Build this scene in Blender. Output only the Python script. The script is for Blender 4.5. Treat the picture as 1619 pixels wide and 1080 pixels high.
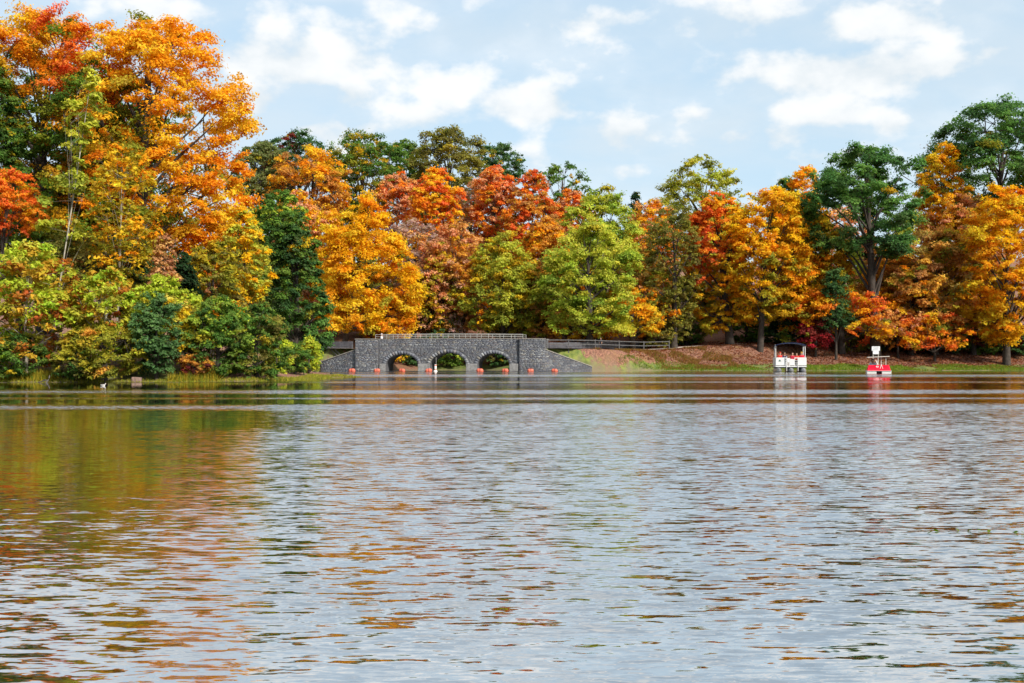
import bpy, bmesh, math
import numpy as np
from mathutils import Vector, Matrix

# ------------------------------------------------------------------ camera, sky, sun, exposure
scene = bpy.context.scene
for o in list(bpy.data.objects):
    bpy.data.objects.remove(o, do_unlink=True)
C = scene.collection
F, CX, HY, EYE = 1800.0, 809.5, 571.0, 1.0     # focal length, principal column, horizon row (in photo pixels), eye height above the lake

cam_d = bpy.data.cameras.new('camera')
cam = bpy.data.objects.new('camera', cam_d); C.objects.link(cam)
cam.location = (0, 0, EYE); cam.rotation_euler = (math.radians(90), 0, 0)
cam_d.sensor_fit = 'HORIZONTAL'; cam_d.sensor_width = 36.0
cam_d.lens = 36.0 * F / 1619.0
cam_d.shift_y = (HY - 540.0) / 1619.0
cam_d.clip_start = 0.1; cam_d.clip_end = 6000.0
scene.camera = cam

SUN_DIR = Vector((0.60, -0.66, 0.62)).normalized()
sun_el = math.asin(SUN_DIR.z)
sun_az = math.atan2(SUN_DIR.x, SUN_DIR.y)
sun_d = bpy.data.lights.new('sun', 'SUN'); sun = bpy.data.objects.new('sun', sun_d); C.objects.link(sun)
sun_d.energy = 2.7; sun_d.angle = math.radians(5.0); sun_d.color = (1.0, 0.93, 0.82)
sun.rotation_euler = SUN_DIR.to_track_quat('Z', 'Y').to_euler()

vs = scene.view_settings
scene.display_settings.display_device = 'sRGB'
vs.view_transform = 'Standard'; vs.look = 'None'; vs.exposure = 1.02; vs.gamma = 1.0; vs.use_curve_mapping = False
scene.cycles.max_bounces = 7; scene.cycles.diffuse_bounces = 5; scene.cycles.glossy_bounces = 2
scene.cycles.transmission_bounces = 3; scene.cycles.transparent_max_bounces = 4
scene.cycles.caustics_reflective = False; scene.cycles.caustics_refractive = False

world = bpy.data.worlds.new('World'); scene.world = world; world.use_nodes = True

class NT:
    """Short-hand for building a node tree."""
    def __init__(self, tree):
        self.t = tree; tree.nodes.clear()
    def n(self, kind, **kw):
        nd = self.t.nodes.new(kind)
        for k, v in kw.items(): setattr(nd, k, v)
        return nd
    def put(self, sock, v):
        if hasattr(v, 'is_linked') or isinstance(v, bpy.types.NodeSocket): self.t.links.new(v, sock)
        else: sock.default_value = v
    def m(self, op, a, b=None, c=None, clamp=False):
        nd = self.n('ShaderNodeMath', operation=op); nd.use_clamp = clamp
        self.put(nd.inputs[0], a)
        if b is not None: self.put(nd.inputs[1], b)
        if c is not None: self.put(nd.inputs[2], c)
        return nd.outputs[0]
    def mix(self, f, a, b, blend='MIX'):
        nd = self.n('ShaderNodeMix', data_type='RGBA', blend_type=blend)
        self.put(nd.inputs[0], f); self.put(nd.inputs[6], a); self.put(nd.inputs[7], b)
        return nd.outputs[2]
    def ramp(self, v, a, b, lo=0.0, hi=1.0, smooth=True):
        nd = self.n('ShaderNodeMapRange'); nd.interpolation_type = 'SMOOTHSTEP' if smooth else 'LINEAR'
        self.put(nd.inputs[0], v); nd.inputs[1].default_value = a; nd.inputs[2].default_value = b
        nd.inputs[3].default_value = lo; nd.inputs[4].default_value = hi
        return nd.outputs[0]
    def noise(self, vec, scale, detail=3, rough=0.5, dist=0.0, out=0):
        nd = self.n('ShaderNodeTexNoise'); self.put(nd.inputs['Vector'], vec)
        nd.inputs['Scale'].default_value = scale; nd.inputs['Detail'].default_value = detail
        nd.inputs['Roughness'].default_value = rough; nd.inputs['Distortion'].default_value = dist
        return nd.outputs[out]
    def vmul(self, v, xyz):
        nd = self.n('ShaderNodeVectorMath', operation='MULTIPLY'); self.put(nd.inputs[0], v); nd.inputs[1].default_value = xyz
        return nd.outputs[0]
    def xyz(self, x, y, z):
        nd = self.n('ShaderNodeCombineXYZ'); self.put(nd.inputs[0], x); self.put(nd.inputs[1], y); self.put(nd.inputs[2], z)
        return nd.outputs[0]
    def sep(self, v):
        nd = self.n('ShaderNodeSeparateXYZ'); self.put(nd.inputs[0], v); return nd.outputs

def build_world():
    g = NT(world.node_tree)
    sky = g.n('ShaderNodeTexSky'); sky.sky_type = 'NISHITA'; sky.sun_disc = False
    sky.sun_elevation = sun_el; sky.sun_rotation = sun_az
    sky.air_density = 1.0; sky.dust_density = 2.2; sky.ozone_density = 1.2; sky.altitude = 200
    d = g.n('ShaderNodeTexCoord').outputs['Generated']
    x, y, z = g.sep(d)[0:3]
    zc = g.m('MAXIMUM', z, 0.0)
    # clouds lie on a sheet overhead, so they flatten towards the horizon
    k = g.m('DIVIDE', 1.0, g.m('ADD', zc, 0.16))
    p = g.xyz(g.m('MULTIPLY', x, k), g.m('MULTIPLY', y, k), 0.0)
    fb = g.noise(p, 2.1, 9, 0.56, 0.25)
    # puffs standing in the air above the lake: x/y slope and height of each bank of cloud
    az = g.n('ShaderNodeMath', operation='ARCTAN2'); g.put(az.inputs[0], x); g.put(az.inputs[1], y)
    az = az.outputs[0]
    q = g.xyz(g.m('MULTIPLY', az, 1.0), g.m('MULTIPLY', z, 1.6), 0.37)
    puff = g.m('MULTIPLY_ADD', g.noise(q, 20.0, 9, 0.50, 0.0), 1.6, -0.30)
    banks = [  # photo column, row, half width, half height, weight
        (470, 95, 140, 55, 1.0), (430, 30, 260, 34, .55), (552, 148, 42, 26, .95), (410, 155, 60, 32, .9), (845, 155, 80, 30, 1.0),
        (700, 150, 45, 26, .75), (660, 185, 60, 28, .7), (985, 205, 62, 36, 1.0), (890, 25, 170, 24, .6), (1340, 110, 190, 36, 1.0),
        (1180, 20, 110, 34, .8), (1400, 30, 180, 44, .85), (1590, 70, 70, 26, .8), (1105, 182, 60, 20, .8), (1290, 178, 100, 28, .85),
        (1410, 190, 30, 20, .8), (1180, 215, 130, 26, .8), (820, 245, 60, 22, .7), (520, 205, 120, 34, .75), (990, 270, 40, 18, .5),
        (250, 20, 60, 60, .8), (1230, 140, 18, 14, .6), (1320, 245, 80, 20, .7), (640, 25, 120, 18, .35)]
    tot = None; lift = None
    for px, py, rx, ry, w in banks:
        ax = math.atan((px - CX) / F); el = (HY - py) / F / math.sqrt(1 + ((px - CX) / F) ** 2 + ((HY - py) / F) ** 2)
        u = g.m('DIVIDE', g.m('SUBTRACT', az, ax), rx / F * 1.0)
        v = g.m('DIVIDE', g.m('SUBTRACT', z, el), ry / F * 1.0)
        r2 = g.m('ADD', g.m('MULTIPLY', u, u), g.m('MULTIPLY', v, v))
        e = g.m('MULTIPLY', g.m('EXPONENT', g.m('MULTIPLY', r2, -0.8)), w)
        ev = g.m('MULTIPLY', e, v)
        tot = e if tot is None else g.m('MAXIMUM', tot, e)
        lift = ev if lift is None else g.m('ADD', lift, ev)
    # away from those banks broken cloud goes on, made whiter than inside the view
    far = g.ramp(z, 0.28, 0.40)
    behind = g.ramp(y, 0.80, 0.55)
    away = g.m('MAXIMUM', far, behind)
    base = g.m('ADD', g.m('MULTIPLY', tot, 0.52), g.m('MULTIPLY', puff, 1.0))
    own = g.ramp(base, 0.56, 0.98)
    wide = g.ramp(fb, 0.44, 0.60)
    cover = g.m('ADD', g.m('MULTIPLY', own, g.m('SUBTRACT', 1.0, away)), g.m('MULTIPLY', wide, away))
    veil = g.m('MULTIPLY', g.ramp(fb, 0.30, 0.70), 0.55)
    cover = g.m('MAXIMUM', cover, veil, clamp=True)
    # sunlit heads are whiter than the bases
    lit = g.ramp(g.m('ADD', g.m('MULTIPLY', lift, 0.55), g.m('MULTIPLY', g.m('SUBTRACT', puff, 0.5), 1.6)), -0.40, 0.50)
    lit = g.m('ADD', lit, g.m('MULTIPLY', away, 0.35), clamp=True)  # unseen cloud whitened so the lake mirrors a brighter sky
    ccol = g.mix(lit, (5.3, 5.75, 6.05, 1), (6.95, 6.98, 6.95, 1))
    haze = g.ramp(z, 0.0, 0.6, 0.85, 0.55, smooth=False)
    blue = g.mix(haze, g.mix(1.0, sky.outputs[0], (0.88, 0.98, 1.10, 1), 'MULTIPLY'), (4.5, 5.85, 6.75, 1))
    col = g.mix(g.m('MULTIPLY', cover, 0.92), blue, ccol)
    bg = g.n('ShaderNodeBackground'); g.put(bg.inputs[0], col); bg.inputs[1].default_value = 0.074
    world.cycles.sampling_method = 'NONE'
    out = g.n('ShaderNodeOutputWorld'); g.t.links.new(bg.outputs[0], out.inputs[0])
build_world()

# ------------------------------------------------------------------ helpers
def srgb(r, g, b):
    f = lambda c: (c / 255.0 / 12.92) if c / 255.0 <= 0.04045 else ((c / 255.0 + 0.055) / 1.055) ** 2.4
    return np.array([f(r), f(g), f(b)])
def at(px, py, Y):
    return Vector(((px - CX) * Y / F, Y, EYE + (HY - py) * Y / F))
def tag(o, label=None, cat=None, group=None, kind=None):
    if label: o['label'] = label
    if cat: o['category'] = cat
    if group: o['group'] = group
    if kind: o['kind'] = kind
    return o
def empty(name, loc=(0, 0, 0), rz=0.0):
    o = bpy.data.objects.new(name, None); C.objects.link(o)
    o.location = loc; o.rotation_euler = (0, 0, rz); o.empty_display_size = 0.3
    return o
def link(name, me, parent=None):
    o = bpy.data.objects.new(name, me); C.objects.link(o)
    if parent is not None: o.parent = parent
    return o
def np_mesh(name, V, Fq, mat, col=None, smooth=False):
    """Mesh of faces that all have the same corner count; col: one colour per face."""
    me = bpy.data.meshes.new(name)
    V = np.asarray(V, np.float32); Fq = np.asarray(Fq, np.int32)
    nf, k = Fq.shape
    me.vertices.add(len(V)); me.vertices.foreach_set('co', V.ravel())
    me.loops.add(nf * k); me.loops.foreach_set('vertex_index', Fq.ravel())
    me.polygons.add(nf); me.polygons.foreach_set('loop_start', np.arange(nf, dtype=np.int32) * k)
    if smooth: me.polygons.foreach_set('use_smooth', np.ones(nf, bool))
    if col is not None:
        a = me.attributes.new('tint', 'FLOAT_VECTOR', 'FACE'); a.data.foreach_set('vector', np.asarray(col, np.float32).ravel())
    me.update(calc_edges=True)
    if mat is not None: me.materials.append(mat)
    return me
def bm_mesh(name, bm, mat, smooth=False, bevel=0.0):
    if bevel > 0:
        bmesh.ops.bevel(bm, geom=list(bm.edges), offset=bevel, segments=1, affect='EDGES', profile=0.5)
    bmesh.ops.recalc_face_normals(bm, faces=bm.faces)
    me = bpy.data.meshes.new(name); bm.to_mesh(me); bm.free()
    if smooth: me.polygons.foreach_set('use_smooth', np.ones(len(me.polygons), bool))
    if mat is not None: me.materials.append(mat)
    return me
def box(bm, lo, hi):
    x0, y0, z0 = lo; x1, y1, z1 = hi
    v = [bm.verts.new(p) for p in ((x0,y0,z0),(x1,y0,z0),(x1,y1,z0),(x0,y1,z0),(x0,y0,z1),(x1,y0,z1),(x1,y1,z1),(x0,y1,z1))]
    for f in ((0,3,2,1),(4,5,6,7),(0,1,5,4),(1,2,6,5),(2,3,7,6),(3,0,4,7)): bm.faces.new([v[i] for i in f])
def box_part(name, lo, hi, mat, parent, bevel=0.0):
    bm = bmesh.new(); box(bm, lo, hi); return link(name, bm_mesh(name, bm, mat, bevel=bevel), parent)
def tube_arrays(pts, rad, sides=6, off=0):
    """Vertices and quads of a tapering tube along a list of points."""
    P = np.asarray(pts, float); R = np.asarray(rad, float); n = len(P)
    T = np.gradient(P, axis=0); T /= np.linalg.norm(T, axis=1)[:, None] + 1e-9
    ref = np.where(np.abs(T[:, 2:3]) > 0.9, np.array([[1.0, 0, 0]]), np.array([[0, 0, 1.0]]))
    A = np.cross(T, ref); A /= np.linalg.norm(A, axis=1)[:, None] + 1e-9
    B = np.cross(T, A)
    th = np.arange(sides) / sides * 2 * math.pi
    V = P[:, None, :] + R[:, None, None] * (np.cos(th)[None, :, None] * A[:, None, :] + np.sin(th)[None, :, None] * B[:, None, :])
    i = np.arange(n - 1)[:, None] * sides; j = np.arange(sides)[None, :]; j2 = (j + 1) % sides
    Q = np.stack([i + j, i + j2, i + sides + j2, i + sides + j], -1).reshape(-1, 4) + off
    return V.reshape(-1, 3), Q
def tubes_mesh(name, tubes, mat, sides=6, smooth=True):
    VV, QQ, off = [], [], 0
    for pts, rad in tubes:
        V, Q = tube_arrays(pts, rad, sides, off); VV.append(V); QQ.append(Q); off += len(V)
    return np_mesh(name, np.concatenate(VV), np.concatenate(QQ), mat, smooth=smooth)
def bar_part(name, a, b, r, mat, parent, sides=8):
    a = Vector(a); b = Vector(b)
    bm = bmesh.new(); d = b - a
    bmesh.ops.create_cone(bm, cap_ends=True, segments=sides, radius1=r, radius2=r, depth=d.length,
                          matrix=Matrix.Translation((a + b) / 2) @ d.to_track_quat('Z', 'Y').to_matrix().to_4x4())
    return link(name, bm_mesh(name, bm, mat), parent)

def pmat(name, col, rough=0.6, noise=0.0, scale=4.0, metallic=0.0, bump=0.0):
    """Painted / weathered surface: base colour with procedural blotches and a little relief."""
    m = bpy.data.materials.new(name); m.use_nodes = True; g = NT(m.node_tree)
    b = g.n('ShaderNodeBsdfPrincipled'); out = g.n('ShaderNodeOutputMaterial'); g.t.links.new(b.outputs[0], out.inputs[0])
    b.inputs['Roughness'].default_value = rough; b.inputs['Metallic'].default_value = metallic
    c = tuple(float(v) for v in col[:3]) + (1,)
    if noise > 0:
        pos = g.n('ShaderNodeTexCoord').outputs['Object']
        nz = g.noise(pos, scale, 5, 0.6)
        f = g.ramp(nz, 0.3, 0.7)
        dark = tuple(v * (1 - noise) for v in c[:3]) + (1,); light = tuple(min(1, v * (1 + noise * .6)) for v in c[:3]) + (1,)
        g.put(b.inputs['Base Color'], g.mix(f, dark, light))
        if bump > 0:
            bp = g.n('ShaderNodeBump'); bp.inputs['Strength'].default_value = bump; bp.inputs['Distance'].default_value = 0.02
            g.put(bp.inputs['Height'], g.noise(pos, scale * 3, 4, 0.6)); g.t.links.new(bp.outputs[0], b.inputs['Normal'])
    else:
        b.inputs['Base Color'].default_value = c
    return m
def leaf_mat(name, trans=0.34, gloss=0.0):
    m = bpy.data.materials.new(name); m.use_nodes = True; g = NT(m.node_tree)
    a = g.n('ShaderNodeAttribute'); a.attribute_name = 'tint'
    col = a.outputs['Vector']
    d = g.n('ShaderNodeBsdfDiffuse'); g.put(d.inputs[0], col)
    t = g.n('ShaderNodeBsdfTranslucent'); g.put(t.inputs[0], g.mix(1.0, col, (1.05, 1.05, 0.8, 1), 'MULTIPLY'))
    mx = g.n('ShaderNodeMixShader'); mx.inputs[0].default_value = trans
    g.t.links.new(d.outputs[0], mx.inputs[1]); g.t.links.new(t.outputs[0], mx.inputs[2])
    res = mx.outputs[0]
    if gloss > 0:
        gl = g.n('ShaderNodeBsdfGlossy'); gl.inputs['Roughness'].default_value = 0.45
        m2 = g.n('ShaderNodeMixShader'); m2.inputs[0].default_value = gloss
        g.t.links.new(res, m2.inputs[1]); g.t.links.new(gl.outputs[0], m2.inputs[2]); res = m2.outputs[0]
    out = g.n('ShaderNodeOutputMaterial'); g.t.links.new(res, out.inputs[0])
    return m
def tint_mat(name, rough=0.8, bump=0.3, scale=25.0):
    m = bpy.data.materials.new(name); m.use_nodes = True; g = NT(m.node_tree)
    a = g.n('ShaderNodeAttribute'); a.attribute_name = 'tint'
    pos = g.n('ShaderNodeTexCoord').outputs['Object']
    f = g.m('MULTIPLY', g.ramp(g.noise(pos, scale, 4, 0.65), 0.25, 0.75, 0.72, 1.25), g.ramp(g.noise(pos, 0.9, 4, 0.6), 0.3, 0.7, 0.78, 1.22))
    v = g.n('ShaderNodeVectorMath', operation='SCALE'); g.put(v.inputs[0], a.outputs['Vector']); g.put(v.inputs['Scale'], f)
    b = g.n('ShaderNodeBsdfPrincipled'); b.inputs['Roughness'].default_value = rough; g.put(b.inputs['Base Color'], v.outputs[0])
    bp = g.n('ShaderNodeBump'); bp.inputs['Strength'].default_value = bump; bp.inputs['Distance'].default_value = 0.02
    g.put(bp.inputs['Height'], g.noise(pos, scale, 4, 0.6)); g.t.links.new(bp.outputs[0], b.inputs['Normal'])
    out = g.n('ShaderNodeOutputMaterial'); g.t.links.new(b.outputs[0], out.inputs[0])
    return m

LEAF = leaf_mat('leaf', 0.48); LEAF_GLOSSY = leaf_mat('leaf_waxy', 0.2, 0.05)
BARK = pmat('bark', (0.055, 0.043, 0.034), 0.95, 0.45, 3.0, bump=0.6)
BARK_PALE = pmat('bark_pale', (0.42, 0.38, 0.31), 0.9, 0.45, 5.0, bump=0.4)
BARK_GREY = pmat('bark_grey', (0.12, 0.105, 0.09), 0.95, 0.45, 4.0, bump=0.5)

# ------------------------------------------------------------------ terrain
LAKE = np.array([(-260, -90), (-260, 30), (-70, 48), (-40, 51.5), (-24, 53), (-15.6, 54.2), (-12.2, 56.6), (-10.9, 63), (-11.0, 69.8), (-9.4, 71.6), (-11.4, 73), (-15.0, 92),
                 (-20.8, 111), (-20.3, 116.6), (-15.4, 115.2), (-13.0, 115.2), (-12.4, 119), (-10, 125.5), (-3, 126), (0.2, 119), (0.0, 114), (2.2, 112.7), (7.7, 115.1), (9.6, 115.9), (12.6, 117.2), (16, 117.8), (30, 118.6),
                 (52, 121), (100, 128), (170, 95), (260, -90)], float)
PATH = np.array([(-60, 127, 3.4), (-34, 122.6, 2.8), (-23, 119.8, 2.4), (-15.4, 115.9, 2.3), (3.4, 113.5, 2.3), (6.2, 116.6, 2.28), (9.4, 119.8, 2.2), (12.6, 122.9, 2.15),
                 (16.5, 126.6, 2.3), (20.6, 129.0, 2.74), (28.4, 132, 3.1), (45, 136.6, 3.5), (80, 143, 4.0), (130, 150, 4.4)], float)
def smooth(a, b, x):
    t = np.clip((x - a) / (b - a), 0, 1); return t * t * (3 - 2 * t)
def lake_distance(x, y):
    """Signed distance to the shoreline, positive on land."""
    x = np.asarray(x, float); y = np.asarray(y, float)
    best = np.full(x.shape, 1e9); inside = np.zeros(x.shape, bool)
    n = len(LAKE)
    for i in range(n):
        ax, ay = LAKE[i]; bx, by = LAKE[(i + 1) % n]
        ex, ey = bx - ax, by - ay
        t = np.clip(((x - ax) * ex + (y - ay) * ey) / (ex * ex + ey * ey), 0, 1)
        best = np.minimum(best, np.hypot(x - ax - t * ex, y - ay - t * ey))
        cond = ((ay > y) != (by > y)) & (x < (bx - ax) * (y - ay) / (by - ay + 1e-12) + ax)
        inside ^= cond
    return np.where(inside, -best, best)
def path_distance(x, y):
    best = np.full(np.shape(x), 1e9); zz = np.zeros(np.shape(x))
    for i in range(len(PATH) - 1):
        ax, ay, az = PATH[i]; bx, by, bz = PATH[i + 1]
        ex, ey = bx - ax, by - ay
        t = np.clip(((x - ax) * ex + (y - ay) * ey) / (ex * ex + ey * ey), 0, 1)
        dd = np.hypot(x - ax - t * ex, y - ay - t * ey)
        zz = np.where(dd < best, az + t * (bz - az), zz); best = np.minimum(best, dd)
    return best, zz
def wob(x, y, s=1.0):
    return (np.sin(x * .31 * s + 1.3) * np.cos(y * .27 * s + .4) + .5 * np.sin(x * .83 * s + y * .61 * s) + .3 * np.sin(1.9 * x * s - 1.4 * y * s + 2)) / 1.8
def ground(x, y):
    x = np.asarray(x, float); y = np.asarray(y, float)
    d0 = lake_distance(x, y); d = d0 + 0.35 * wob(x, y, 1.7)
    low = 1 - 0.12 * smooth(30, 44, x)
    zr = np.interp(d, [-12, -1.5, 0, 0.6, 2.8, 9, 15, 24], [-2.2, -.35, -.02, .14, .62, 2.25, 2.9, 3.4]) * np.where(d > 0, low, 1)
    zl = np.interp(d, [-12, -1.5, 0, 0.8, 3, 8, 20, 45, 90], [-2.2, -.35, -.02, .12, .55, 1.5, 3.0, 6.0, 9.0])
    wl = smooth(-7, -11, x) * smooth(112, 100, y)
    z = zr * (1 - wl) + zl * wl
    hill = smooth(126, 215, y) * 15.5 + smooth(60, 140, x) * smooth(110, 160, y) * 4 + smooth(215, 700, y) * 3
    z = z + np.where(d > 0, hill * smooth(6, 20, d), 0)
    z = z + np.where(d > 1, 0.12 * wob(x, y, 2.6) * smooth(1, 5, d), 0)
    pd, pz = path_distance(x, y)
    w = smooth(5.8, 2.1, pd) * smooth(-0.3, 0.4, d0)
    return z * (1 - w) + (pz - 0.03) * w
def gz(x, y): return float(ground(np.array([x]), np.array([y]))[0])

def build_ground():
    def axis(a, b, st, far):
        mid = np.arange(a, b + st, st); k = np.cumsum(st * 1.25 ** np.arange(1, 60)); k = k[k < far]
        return np.concatenate([a - k[::-1], mid, b + k])
    xs = axis(-48, 64, 0.75, 2500); ys = axis(46, 150, 0.75, 3500)
    X, Y = np.meshgrid(xs, ys); Z = ground(X.ravel(), Y.ravel())
    V = np.stack([X.ravel(), Y.ravel(), Z], 1)
    nx, ny = len(xs), len(ys)
    i = np.arange(ny - 1)[:, None] * nx + np.arange(nx - 1)[None, :]
    Q = np.stack([i, i + 1, i + nx + 1, i + nx], -1).reshape(-1, 4)
    m = bpy.data.materials.new('ground_litter_and_turf'); m.use_nodes = True; g = NT(m.node_tree)
    a = g.n('ShaderNodeAttribute'); a.attribute_name = 'zone'
    gr, mud, _ = g.sep(a.outputs['Vector'])[0:3]
    pos = g.n('ShaderNodeTexCoord').outputs['Object']
    n1 = g.noise(pos, 0.55, 5, 0.65); n2 = g.noise(pos, 5.5, 4, 0.7); n3 = g.noise(pos, 2.0, 4, 0.6)
    lit = g.mix(g.ramp(n2, 0.35, 0.65), (0.12, 0.05, 0.034, 1), (0.34, 0.165, 0.105, 1))
    lit = g.mix(g.ramp(n1, 0.45, 0.68), lit, (0.22, 0.12, 0.05, 1))
    gra = g.mix(g.ramp(n3, 0.3, 0.7), (0.055, 0.10, 0.018, 1), (0.20, 0.22, 0.045, 1))
    gf = g.ramp(g.m('ADD', gr, g.m('MULTIPLY', g.m('SUBTRACT', n3, 0.5), 1.2)), 0.35, 0.65)
    col = g.mix(gf, lit, gra)
    col = g.mix(mud, col, (0.20, 0.15, 0.095, 1))
    b = g.n('ShaderNodeBsdfPrincipled'); b.inputs['Roughness'].default_value = 0.95; g.put(b.inputs['Base Color'], col)
    bp = g.n('ShaderNodeBump'); bp.inputs['Strength'].default_value = 0.7; bp.inputs['Distance'].default_value = 0.08
    g.put(bp.inputs['Height'], n2); g.t.links.new(bp.outputs[0], b.inputs['Normal'])
    out = g.n('ShaderNodeOutputMaterial'); g.t.links.new(b.outputs[0], out.inputs[0])
    me = np_mesh('ground', V, Q, m, smooth=True)
    d = lake_distance(V[:, 0], V[:, 1])
    grass = smooth(3.8, 2.2, d + 3.2 * np.exp(-((V[:, 0] - 10) / 6.5) ** 2)) * smooth(-14, -6, V[:, 0]) + (1 - smooth(-17, -10, V[:, 0])) * 0.6 * smooth(10, 2, d)
    grass = np.maximum(grass, 0.08 * np.exp(-((V[:, 0] - 11) / 5.5) ** 2) * smooth(8, 3, d))
    zone = np.stack([grass, smooth(0.14, 0.0, V[:, 2]), np.zeros(len(d))], 1)
    at_ = me.attributes.new('zone', 'FLOAT_VECTOR', 'POINT'); at_.data.foreach_set('vector', zone.astype(np.float32).ravel())
    o = link('ground', me); o['kind'] = 'structure'
build_ground()

def build_path():
    P = PATH[3:]; L = np.concatenate([[0], np.cumsum(np.linalg.norm(np.diff(P[:, :2], axis=0), axis=1))])
    def strip(name, seg, half, dz, mat):
        T = np.linspace(seg[0], seg[1], 140)
        pts = np.stack([np.interp(T, L0, seg_p[:, k]) for k in range(3)], 1)
        for _ in range(30): pts[1:-1] = (pts[:-2] + 2 * pts[1:-1] + pts[2:]) / 4
        t = np.gradient(pts[:, :2], axis=0); t /= np.linalg.norm(t, axis=1)[:, None]
        nrm = np.stack([-t[:, 1], t[:, 0]], 1)
        rows = []
        for s in (-1, -.4, .4, 1):
            e = pts.copy(); w = half * (1 + (0.06 * np.sin(T * 1.7 + s * 3) if abs(s) == 1 else 0))
            e[:, :2] += nrm * (s * w)[:, None] if np.ndim(w) else nrm * s * w
            e[:, 2] = np.maximum(ground(e[:, 0], e[:, 1]), e[:, 2] - 0.04) + dz; rows.append(e)
        V = np.stack(rows, 1).reshape(-1, 3); i = np.arange(139)[:, None] * 4 + np.arange(3)[None, :]
        Q = np.stack([i, i + 1, i + 5, i + 4], -1).reshape(-1, 4)
        o = link(name, np_mesh(name, V, Q, mat, smooth=True)); o['kind'] = 'structure'
    gm = pmat('path_gravel', (0.60, 0.50, 0.44), 0.95, 0.3, 2.5, bump=0.3)
    seg_p, L0 = PATH[5:], None
    seg_p = np.concatenate([[(3.7, 113.9, 2.3)], seg_p]); L0 = np.concatenate([[0], np.cumsum(np.linalg.norm(np.diff(seg_p[:, :2], axis=0), axis=1))])
    strip('path', (0, L0[-1]), 1.3, 0.035, gm)
    seg_p = PATH[:3][::-1]; seg_p = np.concatenate([[(-15.9, 116.2, 2.3)], seg_p]); L0 = np.concatenate([[0], np.cumsum(np.linalg.norm(np.diff(seg_p[:, :2], axis=0), axis=1))])
    strip('path', (0, L0[-1]), 1.5, 0.035, gm)
build_path()

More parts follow.
